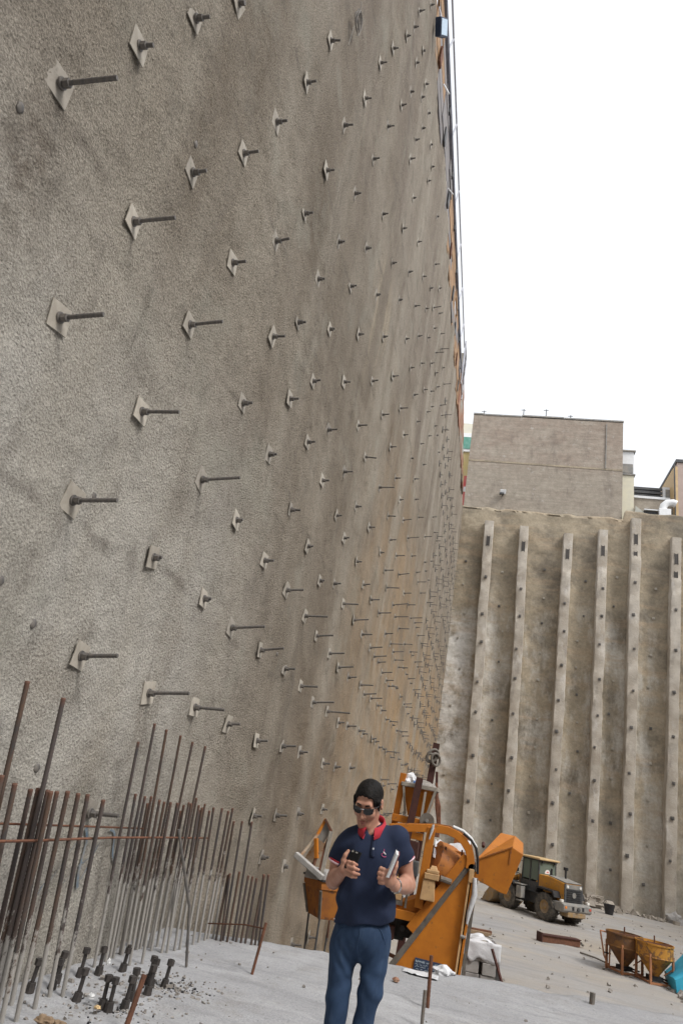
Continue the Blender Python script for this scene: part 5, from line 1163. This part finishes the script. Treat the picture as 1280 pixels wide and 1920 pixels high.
# ------------------------------------------------------------------ the man
class Field:
    def __init__(s, lo, hi, h):
        s.lo = np.array(lo, float); s.h = h; s.n = np.ceil((np.array(hi) - s.lo) / h).astype(int) + 1
        s.a = np.full(s.n, 1.0, np.float32)
    def sub(s, lo, hi):
        i0 = np.clip(np.floor((np.array(lo) - s.lo) / s.h).astype(int), 0, s.n); i1 = np.clip(np.ceil((np.array(hi) - s.lo) / s.h).astype(int) + 1, 0, s.n)
        sl = tuple(slice(a, b) for a, b in zip(i0, i1))
        ax = [s.lo[k] + s.h * np.arange(i0[k], i1[k]) for k in range(3)]
        return sl, ax[0][:, None, None], ax[1][None, :, None], ax[2][None, None, :]
    def comb(s, sl, d, k, sign=1):
        a = s.a[sl]
        if d.size == 0: return
        if sign > 0:
            if k <= 0: s.a[sl] = np.minimum(a, d)
            else:
                h = np.clip(.5 + .5 * (a - d) / k, 0, 1); s.a[sl] = a + (d - a) * h - k * h * (1 - h)
        else:
            d = -d; k = max(k, 1e-4); h = np.clip(.5 - .5 * (a - d) / k, 0, 1); s.a[sl] = a + (d - a) * h + k * h * (1 - h)
    def cap(s, p0, p1, r0, r1, k=.02, sign=1, clip=None):
        p0, p1 = np.array(p0, float), np.array(p1, float); pad = max(r0, r1) + k + .03
        sl, X_, Y_, Z_ = s.sub(np.minimum(p0, p1) - pad, np.maximum(p0, p1) + pad)
        ba = p1 - p0; bb = ba @ ba
        t = np.clip(((X_ - p0[0]) * ba[0] + (Y_ - p0[1]) * ba[1] + (Z_ - p0[2]) * ba[2]) / bb, 0, 1)
        d = np.sqrt((X_ - p0[0] - t * ba[0]) ** 2 + (Y_ - p0[1] - t * ba[1]) ** 2 + (Z_ - p0[2] - t * ba[2]) ** 2) - (r0 + (r1 - r0) * t)
        if clip is not None:
            c, nrm = np.array(clip[0]), np.array(clip[1]) / np.linalg.norm(clip[1])
            d = np.maximum(d, (X_ - c[0]) * nrm[0] + (Y_ - c[1]) * nrm[1] + (Z_ - c[2]) * nrm[2])
        s.comb(sl, d.astype(np.float32), k, sign)
    def chain(s, pts, rs, k=.01):
        for i in range(len(pts) - 1): s.cap(pts[i], pts[i + 1], rs[i], rs[i + 1], k)
    def ell(s, c, r, k=.02, rot=None, sign=1):
        c, r = np.array(c, float), np.array(r, float); pad = r.max() + k + .03
        sl, X_, Y_, Z_ = s.sub(c - pad, c + pad)
        q = [X_ - c[0], Y_ - c[1], Z_ - c[2]]
        if rot is not None:
            m_ = np.array(rot)          # local = R^T (p - c)
            q = [q[0] * m_[0][i] + q[1] * m_[1][i] + q[2] * m_[2][i] for i in range(3)]
        k0 = np.sqrt((q[0] / r[0]) ** 2 + (q[1] / r[1]) ** 2 + (q[2] / r[2]) ** 2); k1 = np.sqrt((q[0] / r[0] ** 2) ** 2 + (q[1] / r[1] ** 2) ** 2 + (q[2] / r[2] ** 2) ** 2)
        s.comb(sl, (k0 * (k0 - 1) / np.maximum(k1, 1e-6)).astype(np.float32), k, sign)
    def all(s):
        return s.sub(s.lo - 1, s.lo + s.n * s.h + 1)
    def front(s, x, z, y0=-.5, y1=.3, back=False):
        """y of the surface met when coming from the camera side at (x, z)"""
        i = int(round((x - s.lo[0]) / s.h)); k = int(round((z - s.lo[2]) / s.h)); col_ = s.a[i, :, k]
        j = np.where(col_ < 0)[0]
        if len(j) == 0: return 0.0
        j = j[0]; a, b = col_[j - 1], col_[j]
        return s.lo[1] + s.h * (j - 1 + a / (a - b))
    def mesh(s, name):
        A = s.a; S = A < 0; nx, ny, nz = A.shape
        cnt = np.zeros((nx - 1, ny - 1, nz - 1), np.int8)
        for dx in (0, 1):
            for dy in (0, 1):
                for dz in (0, 1): cnt += S[dx:nx - 1 + dx, dy:ny - 1 + dy, dz:nz - 1 + dz]
        act = (cnt > 0) & (cnt < 8); ci = np.argwhere(act)
        idx = np.full(act.shape, -1, np.int64); idx[act] = np.arange(len(ci))
        acc = np.zeros((len(ci), 3)); num = np.zeros(len(ci))
        I, J, K = ci.T
        cor = [(a, b, c) for a in (0, 1) for b in (0, 1) for c in (0, 1)]
        for p in cor:
            for ax in range(3):
                if p[ax]: continue
                q = list(p); q[ax] = 1
                va = A[I + p[0], J + p[1], K + p[2]]; vb = A[I + q[0], J + q[1], K + q[2]]
                c = (va < 0) != (vb < 0); t = np.where(c, va / np.where(c, va - vb, 1), 0)
                pos = np.tile(np.array(p, float), (len(ci), 1)); pos[:, ax] += t
                acc[c] += pos[c]; num[c] += 1
        V_ = s.lo + s.h * (ci + acc / num[:, None])
        Q = []
        for ax in range(3):
            sh = [slice(None)] * 3; sh2 = [slice(None)] * 3; sh[ax] = slice(0, -1); sh2[ax] = slice(1, None)
            e = np.argwhere(S[tuple(sh)] != S[tuple(sh2)])
            o1, o2 = (ax + 1) % 3, (ax + 2) % 3
            ok = (e[:, o1] > 0) & (e[:, o2] > 0) & (e[:, o1] < A.shape[o1] - 1) & (e[:, o2] < A.shape[o2] - 1); e = e[ok]
            def cell(d1, d2):
                c = e.copy(); c[:, o1] -= d1; c[:, o2] -= d2; return idx[c[:, 0], c[:, 1], c[:, 2]]
            f = np.stack([cell(1, 1), cell(0, 1), cell(0, 0), cell(1, 0)], -1)
            inside = S[e[:, 0], e[:, 1], e[:, 2]]
            f[~inside] = f[~inside][:, ::-1]; Q.append(f)
        return npmesh(name, V_, np.concatenate(Q))

def smooth_mod(o, n=4, f=.5):
    m_ = o.modifiers.new('smooth', 'SMOOTH'); m_.iterations = n; m_.factor = f

PX, PY = -.51, 4.06
SK = NT('skin'); p = SK.pos(obj=True)
SK.b.inputs['Subsurface Weight'].default_value = .12; SK.b.inputs['Subsurface Radius'].default_value = (.012, .005, .003); SK.b.inputs['Subsurface Scale'].default_value = .4
M['skin'] = SK.out(SK.mix(SK.ramp(SK.noise(p, 26, 4), .35, .65), (.47, .26, .185), (.40, .20, .14)), .6, SK.bump(SK.noise(p, 260, 3), .15, .001))
M['navy'] = worn('navy_knit', (.013, .020, .046), (.017, .026, .057), 6, rough=.9, bump=.35, bscale=420, bdist=.0015)
def mat_denim():
    t = NT('blue_denim'); p = t.pos(obj=True)
    col = t.mix(t.ramp(t.noise(p, 7, 4), .35, .65), (.017, .036, .078), (.028, .056, .115))
    col = t.mix(t.math('MULTIPLY', t.ramp(t.noise(t.pos((3, 3, .8), obj=True), 8, 4), .52, .68), .5), col, (.055, .09, .155))
    return t.out(col, .85, t.bump(t.noise(p, 300, 3), .3, .0015))
M['denim'] = mat_denim()
M['hair'] = worn('black_hair', (.006, .0055, .0055), (.013, .011, .010), 60, rough=.55, bump=1.0, bscale=130, bdist=.005, stretch=(1, .25, 1))
M['hair'].node_tree.nodes['Principled BSDF'].inputs['Specular IOR Level'].default_value = .14
M['red'] = worn('red_knit', (.42, .03, .045), (.36, .024, .04), 30, rough=.85, bump=.3, bscale=300, bdist=.001)
M['pinkwhite'] = flat('pink_white_trim', (.75, .55, .60), .8)
M['lens'] = flat('dark_lens', (.008, .009, .011), .08, spec=.6)
M['steel'] = flat('watch_steel', (.62, .62, .62), .25, 1.0)

ROOT = Vector((PX, PY, 0))
# joints
SHR, ELR, WRR = (-.160, .035, 1.352), (-.198, .050, 1.168), (-.118, -.165, 1.243)
SHL, ELL, WRL = (.158, .035, 1.424), (.235, .085, 1.222), (.180, -.130, 1.226)
HC = Vector((-.050, -.028, 1.598))
HR = Matrix.Rotation(R(-8), 3, 'Z') @ Matrix.Rotation(R(30), 3, 'X') @ Matrix.Rotation(R(3), 3, 'Y')
def hp_(x, y, z): return tuple(HC + HR @ Vector((x * 1.06, y, z)))
hrot = [[HR[i][j] for j in range(3)] for i in range(3)]

B = Field((-.32, -.34, -.01), (.36, .26, 1.74), .004)
# trunk and legs
B.ell((.004, .015, 1.27), (.150, .098, .19), .03); B.ell((.014, .01, 1.10), (.138, .096, .18), .04); B.ell((.014, .02, .96), (.135, .09, .12), .03)
B.cap((-.135, .03, 1.368), (.135, .03, 1.432), .050, .050, .04); B.cap((-.015, .035, 1.40), (-.035, .005, 1.52), .056, .052, .03)
B.cap((-.02, .04, 1.455), (-.12, .04, 1.392), .04, .036, .03); B.cap((-.02, .04, 1.455), (.115, .04, 1.448), .04, .036, .03)
for hip, kn, an, s in (((-.075, .02, .88), (-.062, -.01, .47), (-.058, .04, .09), 1), ((.098, .02, .90), (.082, .006, .49), (.072, .065, .09), 1)):
    B.chain([hip, kn], [.060, .036], .02); B.chain([kn, (kn[0], kn[1] + .03, .33), an], [.036, .036, .03], .02)
    B.cap((an[0], an[1], .05), (an[0] + .01, an[1] - .15, .035), .035, .03, .02)
# arms
B.cap(SHR, tuple(np.array(SHR) * .55 + np.array(ELR) * .45), .052, .048, .03); B.cap(tuple(np.array(SHR) * .55 + np.array(ELR) * .45), ELR, .048, .041, .03)
mid = lambda a, b, t: tuple(np.array(a) * (1 - t) + np.array(b) * t)
B.chain([ELR, mid(ELR, WRR, .3), WRR], [.042, .043, .026], .015)
B.cap(SHL, mid(SHL, ELL, .45), .052, .048, .03); B.cap(mid(SHL, ELL, .45), ELL, .048, .041, .03)
B.chain([ELL, mid(ELL, WRL, .3), WRL], [.042, .043, .026], .015)
# head
def hcap(a, b, r0, r1, k=.012, sign=1): B.cap(hp_(*a), hp_(*b), r0, r1, k, sign)
def hell(c, r, k=.012, sign=1): B.ell(hp_(*c), (r[0] * 1.06, r[1], r[2]), k, hrot, sign)
hell((0, .015, .028), (.073, .093, .073), .015); hell((0, -.022, -.034), (.061, .070, .078), .02)
hell((0, -.066, -.104), (.026, .024, .020), .025)
for s in (-1, 1):
    hcap((.046 * s, .0, -.065), (.018 * s, -.066, -.101), .020, .017, .025); hell((.036 * s, -.066, -.032), (.024, .022, .024), .02)
    hell((.030 * s, -.094, .004), (.017, .012, .012), .012, -1)
    hell((.077 * s, .010, -.008), (.010, .020, .031), .004); hell((.086 * s, .006, -.006), (.006, .011, .018), .006, -1)
    hell((.010 * s, -.098, -.044), (.010, .011, .008), .006)
hcap((-.036, -.080, .022), (.036, -.080, .022), .012, .012, .016)
hcap((0, -.088, .006), (0, -.110, -.036), .009, .0125, .010)
hcap((-.019, -.086, -.072), (.019, -.086, -.072), .006, .006, .006); hcap((-.015, -.086, -.084), (.015, -.086, -.084), .0065, .0065, .006)
hcap((-.02, -.094, -.0775), (.02, -.094, -.0775), .002, .002, .003, -1)
# right hand: palm behind the phone's lower end, fingers wrapping round its back edge
def P3(o, a, b, c, u, v, w_): return tuple(np.array(o) + a * np.array(u) + b * np.array(v) + c * np.array(w_))
hR = np.array((-.094, -.205, 1.268))
B.cap(WRR, tuple(hR + (-.006, .0, -.012)), .025, .030, .02); B.ell(tuple(hR), (.032, .026, .038), .012)
fing = [  # knuckle, mid joint, tip (the four fingers curl to the right across the back of the phone)
    ((-.080, -.232, 1.296), (-.050, -.246, 1.297), (-.030, -.238, 1.292), .0090),
    ((-.078, -.236, 1.278), (-.042, -.252, 1.276), (-.016, -.244, 1.272), .0092),
    ((-.080, -.234, 1.259), (-.042, -.252, 1.254), (-.010, -.246, 1.252), .0090),
    ((-.084, -.226, 1.241), (-.050, -.246, 1.236), (-.022, -.242, 1.236), .0080)]
for a, b, c, r in fing: B.chain([tuple(hR), a, b, c], [.016, r * 1.12, r, r * .82], .005)
B.chain([tuple(hR + (-.01, .0, .012)), (-.112, -.222, 1.298), (-.104, -.226, 1.325), (-.092, -.220, 1.346)], [.018, .0125, .0108, .0085], .006)
# left hand: fist with thumb in front, holding the book against the chest
hL = np.array((.150, -.185, 1.262))
B.cap(WRL, tuple(hL + (.008, .01, -.014)), .026, .032, .02); B.ell(tuple(hL), (.036, .030, .044), .012)
for a, b, c, d, r in (((.118, -.200, 1.292), (.098, -.196, 1.296), (.092, -.172, 1.288), (.108, -.158, 1.28), .0098),
                      ((.114, -.204, 1.272), (.092, -.200, 1.274), (.088, -.174, 1.268), (.106, -.158, 1.262), .0098),
                      ((.114, -.204, 1.252), (.094, -.200, 1.252), (.090, -.174, 1.248), (.106, -.160, 1.244), .0094),
                      ((.120, -.200, 1.233), (.102, -.198, 1.232), (.098, -.176, 1.230), (.110, -.164, 1.228), .0084)):
    B.chain([tuple(hL), a, b, c, d], [.018, r * 1.12, r, r * .95, r * .85], .005)
B.chain([tuple(hL + (.012, -.01, .01)), (.172, -.206, 1.292), (.180, -.208, 1.318), (.183, -.204, 1.340)], [.018, .0128, .0108, .0085], .006)
body = link('person', B.mesh('person'), M['skin'], smooth='all', loc=ROOT, label='man in navy polo shirt and blue jeans looking down at his phone, wearing sunglasses', cat='person')
smooth_mod(body, 2, .4); body.scale = (.93, 1, 1)

# polo shirt
T = Field((-.30, -.20, .93), (.34, .26, 1.52), .005)
T.ell((.004, .008, 1.275), (.168, .114, .20), .03); T.ell((.016, .0, 1.12), (.158, .118, .20), .05); T.ell((.016, .006, 1.06), (.158, .116, .20), .05)
T.cap((-.138, .03, 1.362), (.138, .03, 1.428), .068, .068, .05); T.cap((-.02, .03, 1.43), (-.028, .02, 1.475), .078, .070, .03)
T.cap((-.02, .035, 1.45), (-.14, .035, 1.372), .048, .05, .04); T.cap((-.02, .035, 1.45), (.135, .035, 1.440), .048, .05, .04)
for sh, el, tt in ((SHR, ELR, .50), (SHL, ELL, .44)):
    c = mid(sh, el, tt); n = np.array(el) - np.array(sh)
    T.cap(sh, mid(sh, el, .75), .062, .068, .035, clip=(c, n))
sl_, X_, Y_, Z_ = T.all()
wr = .0085 * np.sin(34 * (Z_ * .9 + X_ * .55) + 3.2 * vnoise(X_ * 7, Y_ * 7, Z_ * 5, 3)) * np.clip((1.24 - Z_) / .12, 0, 1) * vnoise(X_ * 5 + 2, Y_ * 5, Z_ * 4, 6)
wr = wr + .005 * vnoise(X_ * 14, Y_ * 12, Z_ * 9, 8) + .006 * np.sin(60 * (X_ * .6 - Z_ * .8)) * vnoise(X_ * 6, Y_ * 6, Z_ * 6, 12) * np.clip((np.abs(X_ - .01) - .08) / .05, 0, 1)
T.a = (T.a + 2.3 * wr).astype(np.float32)
hem = 1.012 + .19 * (X_ - .015) + .006 * np.sin(X_ * 40)
T.a = np.maximum(T.a, (hem - Z_).astype(np.float32)); T.a = np.maximum(T.a, (Z_ - 1.482 - .25 * (Y_ - .02) - .2 * (X_ + .02)).astype(np.float32))
# open neck
T.ell((-.006, -.055, 1.485), (.028, .07, .055), .008, sign=-1)
shirt = link('polo_shirt', T.mesh('polo_shirt'), M['navy'], body, smooth='all'); smooth_mod(shirt, 3, .5)
def onshirt(x, z, off=.002): return (x, T.front(x, z) - off, z)
for sh, el, tt in ((SHR, ELR, .50), (SHL, ELL, .44)):
    sh, el = np.array(sh), np.array(el); d = (el - sh) / np.linalg.norm(el - sh); c = np.array(mid(sh, el, tt)); r = .0668
    a = np.cross(d, (0, 1, 0)); a /= np.linalg.norm(a); b = np.cross(d, a)
    ring = lambda off, rr: [tuple(c + d * off + rr * (a * math.cos(t) + b * math.sin(t))) for t in np.linspace(0, 2 * math.pi, 28, endpoint=False)]
    MB().tube(ring(-.004, r), .0052, 8, closed=True).build('sleeve_trim', M['pinkwhite'], shirt, smooth=True)
    MB().tube(ring(-.013, r - .001), .0050, 8, closed=True).build('sleeve_trim', M['red'], shirt, smooth=True)
# collar: two leaves folded down round the neck
cn = np.array((-.010, .018, 1.478)); q = MB(); nn = 40; vs = []
for i in range(nn + 1):
    t = R(-158) + R(316) * i / nn; fr = (1 - math.cos(t)) / 2          # fr = 1 at the front opening
    ux, uy = math.sin(t), math.cos(t)
    zb_ = .03 * uy + .10 * (cn[0] * 0 + ux * .06)
    tipw = max(0, abs(t) - R(118)) / R(40)
    for rr, dz in ((.064, -.006), (.066, .026), (.072, .030), (.083, .012), (.093 + .004 * tipw, -.018 - .010 * tipw), (.089, -.02 - .010 * tipw), (.07, .0)):
        f = 1.0 - .12 * fr
        vs.append((cn[0] + ux * rr * f + .0, cn[1] + uy * rr * 1.02 - .012 * fr, cn[2] + dz + zb_ - .012 * fr))
q.add(vs, [(i * 7 + j, (i + 1) * 7 + j, (i + 1) * 7 + (j + 1) % 7, i * 7 + (j + 1) % 7) for i in range(nn) for j in range(7)])
q.build('collar', M['red'], shirt, smooth='all')
# placket, buttons, tag and crest
q = MB(); vs = []
for i in range(9):
    z = 1.440 - .11 * i / 8
    for x in (.006, .032): vs.append(onshirt(x + .006 * i / 8 * 1.5, z, .0035))
q.add(vs, [(2 * i, 2 * i + 1, 2 * i + 3, 2 * i + 2) for i in range(8)]); o = q.build('placket', M['navy'], shirt, smooth=True); s_ = o.modifiers.new('t', 'SOLIDIFY'); s_.thickness = .003
for x, z in ((.022, 1.428), (.028, 1.372)):
    b_ = onshirt(x, z, .006); MB().cyl((b_[0], b_[1], b_[2]), (b_[0], b_[1] + .004, b_[2]), .0055, 12).build('button', M['steel'] if z > 1.5 else flat('pale_button', (.55, .58, .62), .3), shirt, smooth=True)
cx, cz = .092, 1.362
def stroke(pts, w_, mat, nm):
    q = MB(); ps = [Vector(onshirt(cx + x, cz + z, .0045)) for x, z in pts]
    q.tube(ps, w_, 6); q.build(nm, mat, shirt, smooth=True)
PK = flat('pink_embroidery', (.50, .10, .22), .8); WH = flat('white_embroidery', (.78, .78, .8), .8)
stroke([(-.004, .018), (-.002, .006), (-.006, -.004)], .0018, PK, 'crest_stroke'); stroke([(-.006, .004), (.002, -.001), (.009, -.006)], .003, WH, 'crest_stroke')
stroke([(-.014, -.010), (-.006, -.017), (.004, -.019), (.014, -.016)], .0018, PK, 'crest_stroke'); stroke([(-.010, -.003), (-.014, -.008)], .0015, PK, 'crest_stroke')

# jeans
J = Field((-.27, -.22, -.01), (.31, .28, 1.08), .006)
J.ell((.014, .012, .97), (.160, .117, .13), .03); J.cap((-.068, .02, .91), (.100, .02, .93), .085, .085, .03)
J.chain([(-.072, .012, .87), (-.062, -.002, .67), (-.056, -.012, .50), (-.054, .015, .30), (-.052, .035, .06)], [.086, .066, .058, .056, .056], .018)
J.chain([(.100, .016, .90), (.104, .010, .72), (.088, .004, .54), (.074, .04, .30), (.070, .065, .06)], [.083, .064, .056, .054, .054], .018)
sl_, X_, Y_, Z_ = J.all()
wr = .007 * vnoise(X_ * 12, Y_ * 10, Z_ * 11, 4) + .009 * np.sin(70 * (Z_ + .35 * np.abs(X_ - .01)) + 4 * vnoise(X_ * 6, Y_ * 6, Z_ * 6, 7)) * np.clip(vnoise(X_ * 5, Y_ * 5, Z_ * 8, 9), 0, 1)
wr = wr + .004 * np.sin(90 * (Z_ - 1.1 * np.abs(X_ - .012))) * np.exp(-((Z_ - .84) / .07) ** 2) * np.exp(-((X_ - .012) / .12) ** 2)
J.a = (J.a + 1.15 * wr).astype(np.float32); J.a = np.maximum(J.a, np.broadcast_to(Z_ - 1.06, J.a.shape).astype(np.float32)); J.a = np.maximum(J.a, np.broadcast_to(.035 - Z_, J.a.shape).astype(np.float32))
jeans = link('jeans', J.mesh('jeans'), M['denim'], body, smooth='all'); smooth_mod(jeans, 3, .5)
def onjeans(x, z, off=.002): return (x, J.front(x, z) - off, z)
fl_ = [onjeans(.018 + .004 * math.sin(i), 1.0 - .0165 * i, .001) for i in range(10)]
MB().tube(fl_, .0032, 6).build('fly_seam', M['denim'], jeans, smooth=True)
for s, x0 in ((-1, -.055), (1, .085)):
    MB().tube([onjeans(x0 + s * .075 * (i / 8) ** .7, 1.0 - .075 * (i / 8) ** 1.8 + (.02 if s > 0 else -.01), .001) for i in range(9)], .0028, 6).build('pocket_seam', M['denim'], jeans, smooth=True)
tg = onshirt(-.142, 1.006, .003); MB().box(tg, (.006, .003, .006)).build('hem_tag', M['white'], shirt)
for x, y_ in ((-.052, .0), (.072, .03)):
    q = MB().ell((x, y_ - .05, .035), (.045, .13, .045), 18, 10); q.v = [(a, b, max(c, .002) if c < .05 else c) for a, b, c in q.v]; q.build('shoe', M['black'], body, smooth=True)

# hair
G = Field((-.17, -.19, 1.46), (.08, .13, 1.75), .0035)
G.ell(hp_(0, .017, .030), (.0815, .101, .0795), 0, hrot)
for s in (-1, 1): G.cap(hp_(.069 * s, -.034, .03), hp_(.072 * s, -.028, -.022), .011, .006, .008)
G.ell(hp_(0, .055, -.03), (.066, .055, .06), .01, hrot); G.ell(hp_(0, .004, .034), (.076, .090, .064), .012, hrot)
for dx in (-.038, -.016, .010, .034): G.ell(hp_(dx, -.110, .006), (.030, .064, .074), .004, hrot, -1)
for s in (-1, 1): G.ell(hp_(.085 * s, .008, -.020), (.02, .027, .042), .006, hrot, -1)
G.ell(hp_(0, -.05, -.075), (.09, .09, .06), .008, hrot, -1)
sl_, X_, Y_, Z_ = G.all(); G.a = (G.a + .0014 * vnoise(X_ * 90, Y_ * 50, Z_ * 90, 5) + .003 * vnoise(X_ * 26, Y_ * 22, Z_ * 22, 6)).astype(np.float32)
hair = link('hair', G.mesh('hair'), M['hair'], body, smooth='all'); smooth_mod(hair, 2, .4)
# eyebrows and lips
for s in (-1, 1): MB().tube([hp_(.012 * s, -.0935, .022), hp_(.028 * s, -.0935, .028), hp_(.044 * s, -.082, .024)], [.004, .0045, .003], 6).build('eyebrow', M['hair'], body, smooth=True)
LP = flat('lip_skin', (.38, .15, .13), .5)
MB().tube([hp_(-.021, -.0865, -.0745), hp_(-.008, -.0925, -.0715), hp_(.008, -.0925, -.0715), hp_(.021, -.0865, -.0745)], [.002, .0038, .0038, .002], 8).build('lip', LP, body, smooth=True)
MB().tube([hp_(-.018, -.0870, -.0805), hp_(0, -.0930, -.0845), hp_(.018, -.0870, -.0805)], [.002, .0045, .002], 8).build('lip', LP, body, smooth=True)
# sunglasses
sgl = MB()
e_ = D.objects.new('sunglasses', None); COL.objects.link(e_); e_.parent = body
for s in (-1, 1):
    o2 = [(-.024, .013), (.021, .014), (.026, .009), (.023, -.009), (.012, -.016), (-.009, -.016), (-.020, -.010), (-.025, .003)]
    pts = [(s * (.0315 + 1.03 * x), 1.06 * z - .003) for x, z in o2]
    curve = lambda x: -.110 + 6.0 * x * x
    q = MB(); q.prism([hp_(x, curve(x), z + .003) for x, z in pts], HR @ Vector((0, .0035, 0))); q.build('lens', M['lens'], e_)
    rim = [hp_(x, curve(x) - .0008, z + .003) for x, z in pts]; MB().tube(rim, .0022, 6, closed=True).build('rim', M['black'], e_, smooth=True)
    MB().tube([hp_(.055 * s, curve(.055), .014), hp_(.073 * s, -.05, .010), hp_(.079 * s, .0, .004)], .0028, 6).build('temple', M['black'], e_, smooth=True)
MB().tube([hp_(-.009, -.112, .012), hp_(0, -.114, .014), hp_(.009, -.112, .012)], .0022, 6).build('bridge', M['steel'], e_, smooth=True)
# watch
wv = (Vector(WRL) - Vector(ELL)).normalized(); wc = Vector(WRL) - wv * .012
a = wv.cross(Vector((0, 0, 1))).normalized(); b = wv.cross(a)
wt = D.objects.new('watch', None); COL.objects.link(wt); wt.parent = body
MB().tube([tuple(wc + (a * math.cos(t) + b * math.sin(t)) * .0305) for t in np.linspace(0, 2 * math.pi, 24, endpoint=False)], .0062, 6, closed=True).build('strap', M['steel'], wt)
dn = (-a * .25 + b * .95).normalized() if b.z < 0 else (-a * .25 - b * .95).normalized()
MB().cyl(tuple(wc + dn * .026), tuple(wc + dn * .038), .017, 16).build('case', M['steel'], wt)
MB().cyl(tuple(wc + a * .030), tuple(wc + a * .037), .014, 16).build('dial', M['black'], wt)

# phone and book in his hands
ph = thing('phone', 'black smartphone held up in the right hand of the man', 'phone', ROOT + Vector((-.054, -.222, 1.308)), rot=(R(-28), R(6), R(-14)))
M['phone'] = flat('phone_black', (.006, .006, .007), .45, spec=.15)
MB().box((0, 0, 0), (.060, .009, .100)).build('case', M['phone'], ph, bevel=.004)
MB().box((0, .0052, 0), (.056, .001, .10)).build('screen', M['lens'], ph)
MB().cyl((-.018, -.0045, .040), (-.018, -.007, .040), .006, 12).build('camera', M['steel'], ph); MB().box((.004, -.0055, .040), (.012, .002, .006)).build('flash', M['mgrey'], ph)
bk = thing('book', 'thin white notebook with reddish cover clasped upright in the left hand of the man', 'book', ROOT + Vector((.147, -.172, 1.325)), rot=(R(6), R(16), R(8)))
MB().box((0, 0, 0), (.011, .11, .118)).build('pages', M['white'], bk, bevel=.001)
MB().box((.0085, 0, 0), (.003, .115, .122)).build('cover', worn('reddish_cover', (.32, .10, .10), (.26, .08, .09), 5, rough=.5), bk)
MB().box((-.0085, 0, 0), (.003, .115, .122)).build('cover', M['white'], bk)
